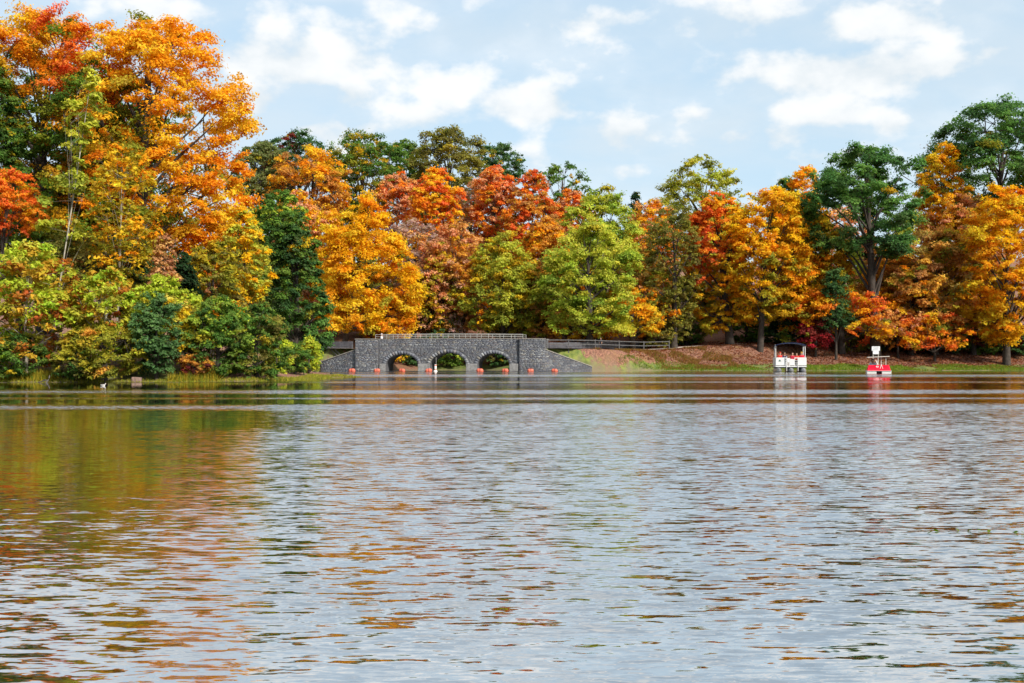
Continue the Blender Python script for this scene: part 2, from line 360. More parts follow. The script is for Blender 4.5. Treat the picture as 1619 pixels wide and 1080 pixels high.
# ------------------------------------------------------------------ lake
def build_lake():
    m = bpy.data.materials.new('lake_water'); m.use_nodes = True; g = NT(m.node_tree)
    pos = g.n('ShaderNodeNewGeometry').outputs['Position']
    x, y, z = g.sep(pos)[0:3]
    # ripple slopes: short wind ripples, a longer chop and a slow swell
    a1 = g.noise(g.vmul(pos, (5.5, 20.0, 1)), 1.0, 3.0, 0.55, 0.3, out=1)
    a2 = g.noise(g.vmul(pos, (1.5, 4.6, 1)), 1.0, 2.0, 0.5, 0.2, out=1)
    a3 = g.noise(g.vmul(pos, (14.0, 42.0, 1)), 1.0, 2.0, 0.5, 0.0, out=1)
    # gusts: long ruffled streaks across the lake, calm lee under the near bank and at the far shore
    gust = g.noise(g.vmul(pos, (0.012, 0.085, 1)), 1.0, 3.0, 0.6, 0.6)
    gust2 = g.noise(g.vmul(pos, (0.05, 0.30, 1)), 1.0, 2.0, 0.5, 0.3)
    ruff = g.ramp(g.m('ADD', g.m('MULTIPLY', gust, 0.75), g.m('MULTIPLY', gust2, 0.25)), 0.41, 0.57, 0.32, 1.30)
    lee = g.m('MULTIPLY', g.ramp(y, 0.5, 10), g.ramp(g.m('ADD', x, g.m('MULTIPLY', y, 0.17)), 0.5, -1.5))
    farc = g.ramp(y, 15, 34)
    amp = g.m('MULTIPLY', ruff, g.m('SUBTRACT', 1.0, g.m('MULTIPLY', lee, 0.80)))
    amp = g.m('MULTIPLY', amp, g.m('SUBTRACT', 1.0, g.m('MULTIPLY', farc, 0.88)))
    amp = g.m('MULTIPLY', amp, 1.35)
    # a few wind lines lie across the far water
    for yy, w, s in ((79.0, 6.0, 3.4), (37.0, 2.0, 2.4), (24.6, 1.1, 1.8), (30.5, .7, 1.0), (54, 1.6, 1.2), (100, 2.0, 1.4)):
        u = g.m('DIVIDE', g.m('SUBTRACT', g.m('ADD', y, g.m('MULTIPLY', g.m('SUBTRACT', g.noise(g.vmul(pos, (0.03, 0.0, 1)), 1.0, 2.0), 0.5), w * 3)), yy), w)
        amp = g.m('ADD', amp, g.m('MULTIPLY', g.m('EXPONENT', g.m('MULTIPLY', g.m('MULTIPLY', u, u), -1.0)), s))
    s1 = g.sep(a1); s2 = g.sep(a2); s3 = g.sep(a3)
    def slope(k, w1, w2, w3):
        v = g.m('MULTIPLY', g.m('SUBTRACT', s1[k], 0.5), w1)
        v = g.m('ADD', v, g.m('MULTIPLY', g.m('SUBTRACT', s2[k], 0.5), w2))
        return g.m('ADD', v, g.m('MULTIPLY', g.m('SUBTRACT', s3[k], 0.5), w3))
    sx = g.m('MULTIPLY', slope(0, 0.20, 0.06, 0.10), amp)
    sy = g.m('MULTIPLY', g.m('SUBTRACT', slope(1, 1.05, 0.24, 0.42), 0.066), amp)
    sy = g.m('MINIMUM', sy, g.m('MULTIPLY', sy, 0.40))     # the far sides of the ripples are mostly hidden behind their crests
    nv = g.n('ShaderNodeVectorMath', operation='NORMALIZE'); g.put(nv.inputs[0], g.xyz(sx, sy, 1.0))
    N = nv.outputs[0]
    fr = g.n('ShaderNodeFresnel'); fr.inputs[0].default_value = 1.5; g.put(fr.inputs['Normal'], N)
    gl = g.n('ShaderNodeBsdfGlossy'); gl.inputs['Roughness'].default_value = 0.03; gl.inputs[0].default_value = (1.0, 1.0, 1.0, 1); g.put(gl.inputs['Normal'], N)
    df = g.n('ShaderNodeBsdfDiffuse'); df.inputs[0].default_value = (0.030, 0.022, 0.007, 1)
    mx = g.n('ShaderNodeMixShader'); g.put(mx.inputs[0], g.m('MULTIPLY_ADD', fr.outputs[0], 0.52, 0.60, clamp=True))
    g.t.links.new(df.outputs[0], mx.inputs[1]); g.t.links.new(gl.outputs[0], mx.inputs[2])
    out = g.n('ShaderNodeOutputMaterial'); g.t.links.new(mx.outputs[0], out.inputs[0])
    V = [(-262, -92, 0), (262, -92, 0), (262, 142, 0), (-262, 142, 0)]
    o = link('lake_water', np_mesh('lake_water', V, [(0, 1, 2, 3)], m)); o['kind'] = 'structure'
build_lake()

# ------------------------------------------------------------------ trees
PAL = {k: [srgb(*c) for c in v] for k, v in {
    'orange':   [(250, 152, 28), (252, 170, 38), (244, 134, 24), (252, 184, 46)],
    'orangegreen': [(240, 140, 26), (208, 140, 30), (150, 130, 34), (228, 120, 22)],
    'greenorange': [(92, 122, 40), (120, 130, 40), (78, 112, 44), (196, 130, 34)],
    'redorange': [(248, 112, 40), (240, 98, 46), (250, 134, 40)],
    'salmon':   [(238, 150, 104), (226, 140, 98), (240, 160, 92), (214, 146, 110)],
    'mauve':    [(202, 150, 134), (188, 140, 126), (210, 158, 130), (178, 134, 114)],
    'gold':     [(250, 178, 30), (246, 166, 26), (240, 190, 48), (232, 150, 30)],
    'goldgreen': [(226, 176, 40), (186, 160, 44), (204, 150, 36), (150, 146, 48)],
    'rust':     [(214, 134, 60), (224, 142, 54), (196, 124, 68), (230, 154, 60)],
    'brownorange': [(216, 138, 70), (228, 150, 70), (204, 130, 80), (232, 160, 62), (176, 138, 72)],
    'yellowgreen': [(194, 196, 70), (176, 184, 66), (210, 202, 76), (158, 168, 66)],
    'brightgreen': [(166, 186, 66), (148, 172, 64), (186, 198, 76), (130, 156, 62)],
    'olive':    [(140, 132, 56), (156, 142, 62), (120, 122, 56), (130, 116, 58)],
    'oliveyellow': [(182, 166, 52), (160, 156, 54), (194, 160, 50), (138, 142, 54)],
    'green':    [(76, 112, 50), (90, 126, 54), (66, 100, 50), (104, 132, 58)],
    'darkgreen': [(62, 96, 58), (70, 106, 62), (54, 86, 54), (84, 114, 68)],
    'oakgreen': [(82, 124, 64), (94, 136, 68), (70, 110, 62), (106, 142, 74)],
    'bluegreen': [(82, 118, 72), (94, 128, 78), (72, 106, 64)],
    'greygreen': [(122, 132, 78), (136, 142, 86), (108, 122, 74)],
    'conifer':  [(34, 60, 38), (42, 68, 42), (30, 52, 34)],
    'maroon':   [(120, 36, 36), (140, 44, 40), (104, 40, 38)],
    'crimson':  [(176, 30, 44), (160, 36, 40), (150, 50, 44)],
    'sycamore': [(176, 190, 56), (150, 180, 56), (206, 150, 48), (196, 104, 40), (190, 180, 60)],
    'sycamorered': [(206, 104, 42), (190, 86, 40), (210, 150, 48), (160, 150, 52)],
    'pinkbrown': [(212, 142, 96), (196, 124, 84), (222, 156, 92)],
    'lime':     [(188, 200, 64), (172, 188, 60), (204, 204, 76)],
    'straw':    [(206, 172, 62), (188, 152, 60), (214, 186, 82)],
}.items()}
ALB = 1.02
def profile(shape, t):
    t = np.asarray(t, float)
    if shape == 'dome':   return np.where(t > .38, np.sqrt(np.clip(1 - ((t - .38) / .62) ** 2, 0, 1)), .62 + .38 * np.sin(t / .38 * math.pi / 2))
    if shape == 'broad':  return np.where(t > .35, np.sqrt(np.clip(1 - (np.abs(t - .35) / .65) ** 3.4, 0, 1)), .70 + .30 * np.sin(np.clip(t, 0, .35) / .35 * math.pi / 2))
    if shape == 'oval':   return np.sqrt(np.clip(1 - (2 * t - 1) ** 2, 0, 1)) * .97 + .03
    if shape == 'cone':   return np.clip(1.02 - t, 0, 1) ** .85
    if shape == 'column': return np.clip(np.minimum(1, (1 - t) * 2.6), 0, 1) ** .6 * (.8 + .2 * np.sin(t * 9))
    if shape == 'pear':   return np.where(t < .3, .75 + .25 * t / .3, np.clip(1 - ((t - .3) / .7) ** 1.7, 0, 1) ** .75)
    if shape == 'vase':   return .45 + .55 * np.sin(np.clip(t, 0, 1) * math.pi * .8) - .25 * (t > .9)
    if shape == 'flat':   return np.where(t > .3, np.sqrt(np.clip(1 - ((t - .3) / .7) ** 2.4, 0, 1)), .55 + .45 * t / .3)
    return np.ones_like(t)

LEAF_TOTAL = [0]
def make_leaves(rng, cen, crad, ncl, cols, leaf, flat, droop=0.0, hjit=0.10, vjit=0.22):
    """Leaf blades scattered through clumps. cen: clump centres, crad: radii, ncl: leaves per clump."""
    idx = np.repeat(np.arange(len(cen)), ncl); n = len(idx)
    LEAF_TOTAL[0] += n
    d = rng.normal(size=(n, 3)); d /= np.linalg.norm(d, axis=1)[:, None]
    d[:, 2] = np.where(d[:, 2] < -0.25, -d[:, 2] * .8, d[:, 2])
    r = rng.random(n) ** 0.45
    off = d * r[:, None] * crad[idx][:, None] * (0.8 + .55 * rng.random(n) ** 2)[:, None]; off[:, 2] *= flat
    tilt = rng.normal(size=(len(cen), 2)) * .35
    off[:, 2] += off[:, 0] * tilt[idx, 0] + off[:, 1] * tilt[idx, 1]
    off[:, 2] -= droop * (off[:, 0] ** 2 + off[:, 1] ** 2) / (crad[idx] + 1e-6)
    P = cen[idx] + off
    nr = d * .7 + np.array([0, 0, .5]) + rng.normal(size=(n, 3)) * .40
    nr /= np.linalg.norm(nr, axis=1)[:, None]
    a = np.cross(nr, rng.normal(size=(n, 3))); a /= np.linalg.norm(a, axis=1)[:, None] + 1e-9
    b = np.cross(nr, a)
    s = leaf * (0.65 + 0.7 * rng.random(n))
    A = a * s[:, None] * .62; B = b * s[:, None] * .42
    V = np.stack([P - A + B * 1.1, P + A, P - A - B * 1.1], 1).reshape(-1, 3)
    Q = np.arange(n * 3).reshape(n, 3)
    col = cols[idx] * (1 + rng.normal(size=(n, 1)) * vjit * .6) * (1 + rng.normal(size=(n, 3)) * hjit * .6)
    old = rng.random(n) < .09; col[old] = col[old] * np.array([.72, .66, .9]) + np.array([.03, .02, .01])      # faded, half turned leaves
    return V, Q, np.clip(col, .004, .95)

def tree(name, label, cat, px, top, bot, hw, Y, pal, shape='dome', seed=0, dens=1.0, leaf=None, boughs=None, zones=(), bark=None,
         trunk_px=None, trunk_w=None, lean=0.0, sparse=0.0, spread=.40, group=None, mat=None, flat=.62, open_=0.0, mixpal=None, mixw=.12, clumps=None, fill=.70, topf=.72, limb=.5):
    rng = np.random.default_rng(seed * 7919 + 13)
    if Y > 100 and cat == 'tree': hw *= 1.12
    X = (px - CX) * Y / F
    ztop = EYE + (HY - top) * Y / F; zbot = EYE + (HY - bot) * Y / F
    R = hw * Y / F
    bx = (trunk_px - CX) * Y / F if trunk_px is not None else X - lean * R
    base = Vector((bx, Y, gz(bx, Y)))
    zbot = max(zbot, base.z + 0.05); H = ztop - zbot
    root = empty(name, base)
    tag(root, label, cat, group)
    leaf = leaf or float(np.clip(0.00165 * Y, 0.10, 0.23))
    # boughs: the big masses of the crown
    nb = boughs or int(np.clip(9 + R * 2.2, 7, 26))
    tb, thb = [], []
    cand = rng.random(4000); keep = rng.random(4000) < profile(shape, cand) ** 1.2 + .04
    cand = cand[keep]
    golden = 2.39996
    BC = []
    for i in range(nb):
        t = cand[i] if i > 1 else (0.93 if i == 0 else .8)
        th = i * golden + rng.normal() * .35
        rr = float(profile(shape, t)) * R * (0.42 + .40 * rng.random() ** .6)
        if t > .85: rr *= .5
        BC.append((X + rr * math.cos(th), Y + rr * math.sin(th), zbot + H * (0.04 + .90 * t)))
    BC = np.array(BC)
    tt = (BC[:, 2] - zbot) / H
    brad = R * spread * (0.65 + .55 * rng.random(nb)) * (0.55 + .45 * profile(shape, np.clip(tt, .02, .98)))
    brad = np.maximum(brad, .3 * R * spread)
    # clumps: sprays of leaves on the outside of each bough
    crad0 = max(0.26 * R * spread * 1.35, leaf * 2.2)
    area = math.pi * R * H * 1.05
    nclump = clumps or int(np.clip(area / (crad0 ** 2) * .85, 40, 420))
    bi = rng.choice(nb, nclump, p=brad ** 2 / np.sum(brad ** 2))
    d = rng.normal(size=(nclump, 3)); outw = BC[bi] - np.array([X, Y, zbot + H * .42]); outw /= np.linalg.norm(outw, axis=1)[:, None] + .3
    d = d / np.linalg.norm(d, axis=1)[:, None] + outw * .55 + np.array([0, 0, .15]); d /= np.linalg.norm(d, axis=1)[:, None]
    cen = BC[bi] + d * (brad[bi] * (0.62 + .42 * rng.random(nclump)))[:, None] * np.array([1, 1, .74])
    # most sprays fill out the crown itself, thick at the surface, with gaps between the boughs
    ne = int(nclump * fill); m_ = 0; E = np.zeros((0, 3)); ph = rng.random(6) * 6.28
    while len(E) < ne:
        t = rng.random(4000); t = t[rng.random(4000) < profile(shape, t) + .05]; n_ = len(t)
        th = rng.random(n_) * 6.283; u = np.where(rng.random(n_) < .72, .74 + .26 * rng.random(n_), .25 + .55 * rng.random(n_))
        lob = 1 + .10 * np.sin(3 * th + ph[0] + 5 * t) + .08 * np.sin(5 * th - 7 * t + ph[1]) + .07 * np.sin(2 * th + 13 * t + ph[2])
        rr = profile(shape, t) * R * u * lob * .93
        gap = np.sin(4.2 * th + ph[3] + 6 * np.sin(t * 5 + ph[4])) * np.sin(t * 17 * max(.6, H / (R * 2.6)) + 2.1 * np.sin(2 * th + ph[5]))
        ok = gap < .60 + .4 * rng.random(n_)
        P_ = np.stack([X + rr * np.cos(th), Y + rr * np.sin(th), zbot + H * (.02 + .96 * t) + .05 * R * np.sin(3 * th + ph[2])], 1)[ok]
        E = np.concatenate([E, P_])
    E = E[:ne]
    cen[:ne] = E; bi[:ne] = np.argmin(((E[:, None, :] - BC[None]) ** 2).sum(-1), 1)
    t = np.clip((cen[:, 2] - zbot) / H, 0, 1)
    lim = profile(shape, t) * R * (0.95 + .18 * rng.random(nclump)) + crad0 * .2
    rad = np.hypot(cen[:, 0] - X, cen[:, 1] - Y); k = np.minimum(1, lim / (rad + 1e-6))
    cen[:, 0] = X + (cen[:, 0] - X) * k; cen[:, 1] = Y + (cen[:, 1] - Y) * k
    cen[:, 2] = np.clip(cen[:, 2], zbot + crad0 * .25, ztop - crad0 * .35)
    if lean: cen[:, 0] += lean * R * (t - .5)
    crad = crad0 * (0.55 + .95 * rng.random(nclump))
    # colours: one per bough, varied from spray to spray
    P = np.array(PAL[pal]); bc = rng.integers(0, len(P), nb)
    ci = np.where(rng.random(nclump) < .55, bc[bi], rng.integers(0, len(P), nclump))
    cols = P[ci].copy(); warmish = cols[:, 0].mean() > cols[:, 1].mean()
    odd = rng.random(nclump) < .04; oc = np.array(PAL['oliveyellow' if warmish else 'goldgreen']); cols[odd] = oc[rng.integers(0, len(oc), odd.sum())]
    if mixpal:
        M = np.array(PAL[mixpal]); s = rng.random(nclump) < mixw; cols[s] = M[rng.integers(0, len(M), s.sum())]
    for zx, zt, zr, zp, zw in zones:       # leaves that have turned earlier on one side of the crown
        Z = np.array(PAL[zp]); dd = np.hypot((cen[:, 0] - X) / R - zx, ((cen[:, 2] - zbot) / H * 2 - 1) - zt) / zr
        s = rng.random(nclump) < zw * np.clip(1.6 - dd * 1.2, 0, 1); cols[s] = Z[rng.integers(0, len(Z), s.sum())]
    warm = np.clip((cols[:, 0] - cols[:, 1]) / (cols[:, 0] + 1e-6), 0, 1)[:, None]
    green = np.clip((cols[:, 1] - cols[:, 0]) / (cols[:, 1] + 1e-6), 0, 1)[:, None]
    cols = cols * ALB * (1 + warm * np.array([-.06, .48, .6]) + green * np.array([.75, .55, .35])) + np.array([.006, .008, .004])
    larea = .26 * leaf ** 2
    total = dens * 2.0 * area / larea * (1 - sparse)
    total = int(np.clip(total, 400, 110000))
    ncl = np.maximum(1, (total * crad ** 2 / np.sum(crad ** 2) * (0.7 + .6 * rng.random(nclump))).astype(int))
    V, Q, col = make_leaves(rng, cen, crad, ncl, cols, leaf, flat)
    V = V - np.array(base)
    pn, tn = ('foliage', 'stem') if cat == 'shrub' else ('crown', 'trunk')
    link(pn, np_mesh(pn, V, Q, mat or LEAF, col), root)
    # trunk, limbs to the boughs, twigs to the sprays
    b0 = np.array(base); tw = trunk_w * Y / F / 2 if trunk_w else max(.05, R * .07)
    topc = np.array([X + lean * R * (topf - .5), Y, zbot + H * topf])
    n = 7; s = np.linspace(0, 1, n)
    wv = np.stack([np.sin(s * 5 + seed) * R * .03, np.cos(s * 4 + seed) * R * .03, 0 * s], 1)
    tr = b0[None] * (1 - s[:, None]) + topc[None] * s[:, None] + wv * s[:, None]
    tr[0, 2] -= .25
    tubes = [(tr, tw * np.array([1.35, 1.02, .92, .8, .62, .42, .18]))]
    lims = []
    for i in range(nb):
        f = np.clip((BC[i, 2] - b0[2]) / (topc[2] - b0[2] + 1e-6) - .22 - .12 * rng.random(), .22, .86)
        st = np.array([np.interp(f, s, tr[:, q]) for q in range(3)])
        mid = (st + BC[i]) / 2 + np.array([0, 0, .10 * np.linalg.norm(BC[i] - st)]) * (rng.random() - .2)
        r0 = tw * (limb - .3 * min(1, limb * 2) * f)
        pts = [st, (st + mid) / 2 + (mid - st) * .05, mid, BC[i]]
        tubes.append((pts, [r0, r0 * .8, r0 * .6, r0 * .22])); lims.append(mid)
    show = min(nclump, 100)
    for i in rng.choice(nclump, show, replace=False):
        st = BC[bi[i]] * .75 + lims[bi[i]] * .25; mid = (st + cen[i]) / 2 + rng.normal(size=3) * .06 * R * .3
        tubes.append(([st, mid, cen[i]], [tw * .10, tw * .07, tw * .025]))
    tubes = [(np.asarray(p) - b0, r) for p, r in tubes]
    link(tn, tubes_mesh(tn, tubes, bark or BARK, 5), root)
    return root

T, S = 'tree', 'shrub'
def near_bank():
    tree('maple_tree', 'huge orange maple with green inner leaves, tallest tree on the near bank', T, 240, 26, 470, 160, 68, 'orange', 'broad', 1, dens=2.2, leaf=.14,
         zones=((-.62, -.2, .75, 'greenorange', .9), (-.1, -.5, .5, 'orangegreen', .8)), trunk_px=205, trunk_w=24, boughs=34, spread=.34, clumps=560, fill=.8)
    tree('maple_tree', 'broad maple with orange top and green lower boughs at the left edge', T, 68, 22, 420, 158, 71, 'greenorange', 'broad', 2, dens=2.2, leaf=.14,
         zones=((0, .95, .62, 'orange', .95), (.55, .45, .42, 'redorange', .7), (.1, .4, .4, 'orangegreen', .7)), trunk_px=70, trunk_w=24, boughs=34, spread=.34, clumps=560, fill=.8)
    tree('broadleaf_tree', 'green inner tree filling the gap between the two giant maples', T, 165, 120, 480, 130, 77, 'greenorange', 'broad', 30, dens=.9, leaf=.2, clumps=380, mixpal='green', mixw=.4)
    tree('broadleaf_tree', 'dark green tree half out of the frame beside the big maples', T, -25, 95, 380, 62, 66, 'green', 'oval', 3, trunk_px=-40)
    tree('maple_tree', 'small red orange maple bough over the left bank', T, 10, 272, 372, 66, 60.5, 'redorange', 'flat', 4, boughs=9, dens=.8, trunk_px=-10, mixpal='gold', mixw=.12)
    tree('sycamore_sapling', 'slim leaning young sycamore with pale trunk and few yellow green leaves', 'sapling', 118, 98, 405, 36, 57.2, 'yellowgreen', 'column', 5, leaf=.15,
         sparse=.72, bark=BARK_PALE, trunk_px=74, trunk_w=2.6, lean=1.7, boughs=9, spread=.5, clumps=46, topf=.98, limb=.25)
    tree('sycamore_sapling', 'young golden sycamore with pale stem in front of the big maple', 'sapling', 196, 222, 452, 60, 58.2, 'goldgreen', 'oval', 6, leaf=.15,
         sparse=.55, bark=BARK_PALE, trunk_px=182, trunk_w=4, mixpal='orange', mixw=.3, spread=.44, topf=.9, limb=.25)
    tree('broadleaf_tree', 'narrow pinkish brown young tree beside the dark conifer', T, 258, 366, 462, 25, 58.6, 'pinkbrown', 'column', 7, sparse=.3, leaf=.13)
    tree('conifer_tree', 'dark green conifer between bushes on the near bank', T, 292, 392, 500, 30, 60, 'conifer', 'cone', 8, leaf=.11, flat=.35, dens=1.3, boughs=20, spread=.5)
    tree('broadleaf_tree', 'bright yellow tree below the right side of the huge orange maple', T, 386, 330, 480, 46, 66, 'gold', 'pear', 9, mixpal='yellowgreen', mixw=.5, leaf=.13)
    tree('broadleaf_tree', 'yellow green tree behind the lakeside bushes, under the orange maple', T, 335, 385, 520, 60, 63.5, 'goldgreen', 'dome', 10, mixpal='olive', mixw=.3, leaf=.125)
    tree('broadleaf_tree', 'tall dark green tree at the point of the near bank', T, 466, 322, 585, 57, 74, 'green', 'pear', 11, leaf=.125, dens=1.15, trunk_px=470, trunk_w=10, boughs=24,
         zones=((.8, -.6, .5, 'oakgreen', .6),), spread=.42, mixpal='darkgreen', mixw=.4)
    tree('shrub', 'brownish olive thicket behind the sycamore bushes', S, 135, 372, 480, 92, 60, 'olive', 'dome', 12, mixpal='rust', mixw=.15)
    tree('shrub', 'dark green thicket under the broad maple at the left edge', S, 30, 330, 470, 95, 64, 'green', 'dome', 13, dens=.8)
    tree('shrub', 'dark green thicket behind the golden sycamore sapling', S, 215, 370, 500, 80, 63, 'darkgreen', 'dome', 14, dens=.8)
    tree('sycamore_bush', 'large sycamore bush, green tips above orange red leaves, at the left edge', S, 42, 382, 585, 92, 54.8, 'sycamore', 'dome', 15, leaf=.15, dens=.9,
         zones=((0, -.35, .7, 'sycamorered', .6), (-.3, .5, .8, 'lime', .7)), bark=BARK_PALE, boughs=18, trunk_w=5)
    tree('sycamore_bush', 'orange and yellow green sycamore bush next to the large one', S, 165, 428, 560, 62, 55.2, 'sycamore', 'dome', 16, leaf=.15, dens=.9, zones=((.1, .1, .5, 'sycamorered', .5), (.3, .6, .6, 'lime', .6)), bark=BARK_PALE)
    tree('shrub', 'bright yellow green bush above the blue green one', S, 250, 438, 545, 66, 57, 'lime', 'dome', 17, leaf=.13, zones=((-.9, .2, .5, 'sycamorered', .6), (.7, -.2, .6, 'straw', .5)))
    tree('shrub', 'dark blue green bush overhanging the water by the concrete block', S, 247, 466, 600, 41, 54.8, 'bluegreen', 'oval', 18, leaf=.10, dens=1.2)
    tree('shrub', 'olive yellow bush at the waterside between the sycamores', S, 165, 512, 596, 66, 54.2, 'oliveyellow', 'dome', 19, leaf=.10, mixpal='rust', mixw=.08)
    tree('shrub', 'yellowish low bush with orange leaves right of the lime bush', S, 300, 490, 575, 48, 56.6, 'goldgreen', 'dome', 20, leaf=.12)
    tree('shrub', 'green rounded bush in the middle of the near bank', S, 345, 470, 598, 56, 56.6, 'green', 'dome', 21, leaf=.10, mixpal='brightgreen', mixw=.35)
    tree('willow_bush', 'grey green willow like bush leaning over the waterline', S, 405, 482, 602, 58, 57.8, 'olive', 'dome', 22, leaf=.095, mixpal='green', mixw=.6, trunk_w=8)
    tree('shrub', 'small lime green bush in front of the tall dark tree', S, 437, 528, 590, 25, 60.5, 'lime', 'dome', 23, leaf=.10)
    tree('shrub', 'yellow green bush at the tip of the near bank beside the bridge', S, 488, 534, 588, 20, 69, 'lime', 'dome', 24, leaf=.11)
    tree('shrub', 'dark green bush under the tall dark tree near the bridge', S, 466, 545, 594, 30, 65, 'green', 'dome', 25, leaf=.10)
    tree('shrub', 'orange tinted shrub peeping out between green bushes', S, 362, 478, 530, 26, 59, 'orange', 'dome', 26, leaf=.11)
    tree('shrub', 'reddish pink shrub above yellow grass at the waterline', S, 308, 562, 594, 30, 55.6, 'rust', 'dome', 27, leaf=.08, mixpal='maroon', mixw=.3)
    tree('shrub', 'low dark bush at the lower left corner of the bank', S, 20, 530, 598, 55, 54, 'green', 'dome', 28, leaf=.10)
    tree('shrub', 'low green bush on the waterline below the orange sycamore', S, 120, 555, 600, 45, 54, 'olive', 'dome', 29, leaf=.09, mixpal='green', mixw=.4)
def middle_wood():
    tree('broadleaf_tree', 'golden yellow tree left of the bridge, brightest of the far shore', T, 578, 308, 532, 78, 124, 'gold', 'pear', 31, dens=1.1, trunk_px=541, trunk_w=9, boughs=26, mixpal='orange', mixw=.25)
    tree('broadleaf_tree', 'mid green tree above the tall dark bank tree', T, 440, 302, 420, 44, 118, 'green', 'dome', 32, mixpal='brightgreen', mixw=.3)
    tree('broadleaf_tree', 'grey green tree on the slope beside the huge maple', T, 412, 225, 345, 44, 150, 'greygreen', 'oval', 33)
    tree('oak_tree', 'dark green tree on the skyline above the rust one', T, 465, 210, 300, 58, 172, 'darkgreen', 'flat', 34, mixpal='maroon', mixw=.12)
    tree('broadleaf_tree', 'rusty orange round tree high on the slope', T, 492, 236, 345, 60, 148, 'rust', 'dome', 35, mixpal='orange', mixw=.4)
    tree('broadleaf_tree', 'tall green tree with yellow leaves on the skyline left of centre', T, 572, 213, 365, 58, 156, 'green', 'vase', 36, sparse=.2, mixpal='goldgreen', mixw=.35, boughs=22)
    tree('broadleaf_tree', 'small dark green crown on the skyline beside the olive tree', T, 640, 222, 310, 36, 172, 'green', 'dome', 37)
    tree('broadleaf_tree', 'big olive brown crown, highest on the skyline', T, 712, 206, 340, 62, 165, 'olive', 'dome', 38, sparse=.15, boughs=22)
    tree('broadleaf_tree', 'dark green flat crown right of the olive skyline tree', T, 788, 230, 300, 38, 172, 'darkgreen', 'flat', 39, sparse=.2)
    tree('maple_tree', 'pinkish orange maple crown under the small dark skyline crown', T, 628, 272, 400, 36, 150, 'salmon', 'oval', 40, mixpal='redorange', mixw=.35)
    tree('maple_tree', 'glowing orange maple below the olive skyline tree', T, 690, 266, 430, 40, 142, 'orange', 'oval', 41, mixpal='redorange', mixw=.5)
    tree('broadleaf_tree', 'thin mauve brown half bare tree beside the golden tree', T, 655, 345, 530, 52, 132, 'mauve', 'oval', 42, sparse=.35, mixpal='salmon', mixw=.25)
    tree('broadleaf_tree', 'dull mauve tree behind the glowing orange maple', T, 745, 285, 430, 45, 152, 'mauve', 'dome', 43, sparse=.2, mixpal='salmon', mixw=.4)
    tree('broadleaf_tree', 'salmon orange tree above the middle of the bridge', T, 722, 350, 528, 48, 130, 'salmon', 'oval', 44, sparse=.1, mixpal='rust', mixw=.4)
    tree('maple_tree', 'red orange maple crown above the salmon tree', T, 782, 262, 400, 38, 147, 'redorange', 'oval', 45, mixpal='salmon', mixw=.5)
    tree('maple_tree', 'red orange tall maple left of the thin skyline tree', T, 842, 264, 440, 44, 143, 'redorange', 'pear', 46, mixpal='rust', mixw=.45)
    tree('maple_tree', 'coral red maple crown under the thin skyline tree', T, 902, 300, 420, 38, 150, 'redorange', 'dome', 47, mixpal='salmon', mixw=.45)
    tree('broadleaf_tree', 'thin open green tree with dark forked branches on the skyline', T, 888, 255, 345, 44, 152, 'green', 'flat', 48, sparse=.74, trunk_w=7, boughs=12, clumps=60)
    tree('broadleaf_tree', 'olive yellow tree rising behind the right arches of the bridge', T, 795, 358, 532, 58, 127, 'yellowgreen', 'pear', 49, dens=1.05, sparse=.1, mixpal='goldgreen', mixw=.35)
    tree('broadleaf_tree', 'orange brown tree between the olive and the bright green tree', T, 862, 345, 530, 44, 131, 'rust', 'oval', 50, mixpal='orange', mixw=.4)
    tree('broadleaf_tree', 'bright green broad tree right of the bridge', T, 932, 358, 530, 76, 123.5, 'yellowgreen', 'dome', 51, dens=1.1, boughs=26, mixpal='brightgreen', mixw=.4)
    tree('broadleaf_tree', 'yellow green tree top behind the bright green broad tree', T, 950, 296, 450, 62, 136, 'yellowgreen', 'pear', 52, mixpal='brightgreen', mixw=.4)
    tree('maple_tree', 'orange low maple with spreading boughs over the path fence', T, 1000, 455, 532, 58, 126, 'orange', 'flat', 53, dens=.9, mixpal='oliveyellow', mixw=.3)
    tree('broadleaf_tree', 'orange crown right of the bright green tree', T, 1030, 312, 470, 42, 143, 'orange', 'dome', 54, sparse=.1, mixpal='salmon', mixw=.4)
    tree('broadleaf_tree', 'dark limbed half bare olive tree beside the red maple', T, 1066, 325, 540, 42, 127, 'olive', 'vase', 55, sparse=.62, trunk_w=10, boughs=18)
    tree('sycamore_tree', 'tall pale yellow green tree behind the red and gold maples', T, 1112, 245, 470, 74, 146, 'oliveyellow', 'dome', 56, sparse=.35, mixpal='yellowgreen', mixw=.5, boughs=28, spread=.34)
    tree('conifer_tree', 'tiny dark green tree top on the far skyline', T, 1005, 302, 360, 16, 185, 'conifer', 'cone', 57)
    tree('broadleaf_tree', 'yellow and brown understory tree behind the bridge railing', T, 600, 460, 534, 44, 128, 'orange', 'dome', 58, mixpal='rust', mixw=.4)
    tree('shrub', 'brown shrub behind the centre of the bridge railing', S, 700, 478, 535, 50, 131, 'mauve', 'dome', 59, mixpal='rust', mixw=.4)
    tree('shrub', 'dark green shrub behind the bridge railing', S, 690, 500, 560, 30, 128.5, 'darkgreen', 'dome', 60)
    tree('shrub', 'olive shrub behind the right part of the railing', S, 815, 480, 535, 50, 130, 'oliveyellow', 'dome', 61)
    tree('shrub', 'orange shrub behind the dark board barrier', S, 905, 498, 540, 48, 126, 'rust', 'dome', 62, mixpal='orange', mixw=.5)
    tree('shrub', 'brown shrub below the bright green tree', S, 945, 486, 540, 34, 127, 'olive', 'dome', 63, mixpal='rust', mixw=.4)
    tree('shrub', 'olive reedy shrub past the end of the board barrier', S, 1040, 505, 548, 26, 127.5, 'olive', 'dome', 64)
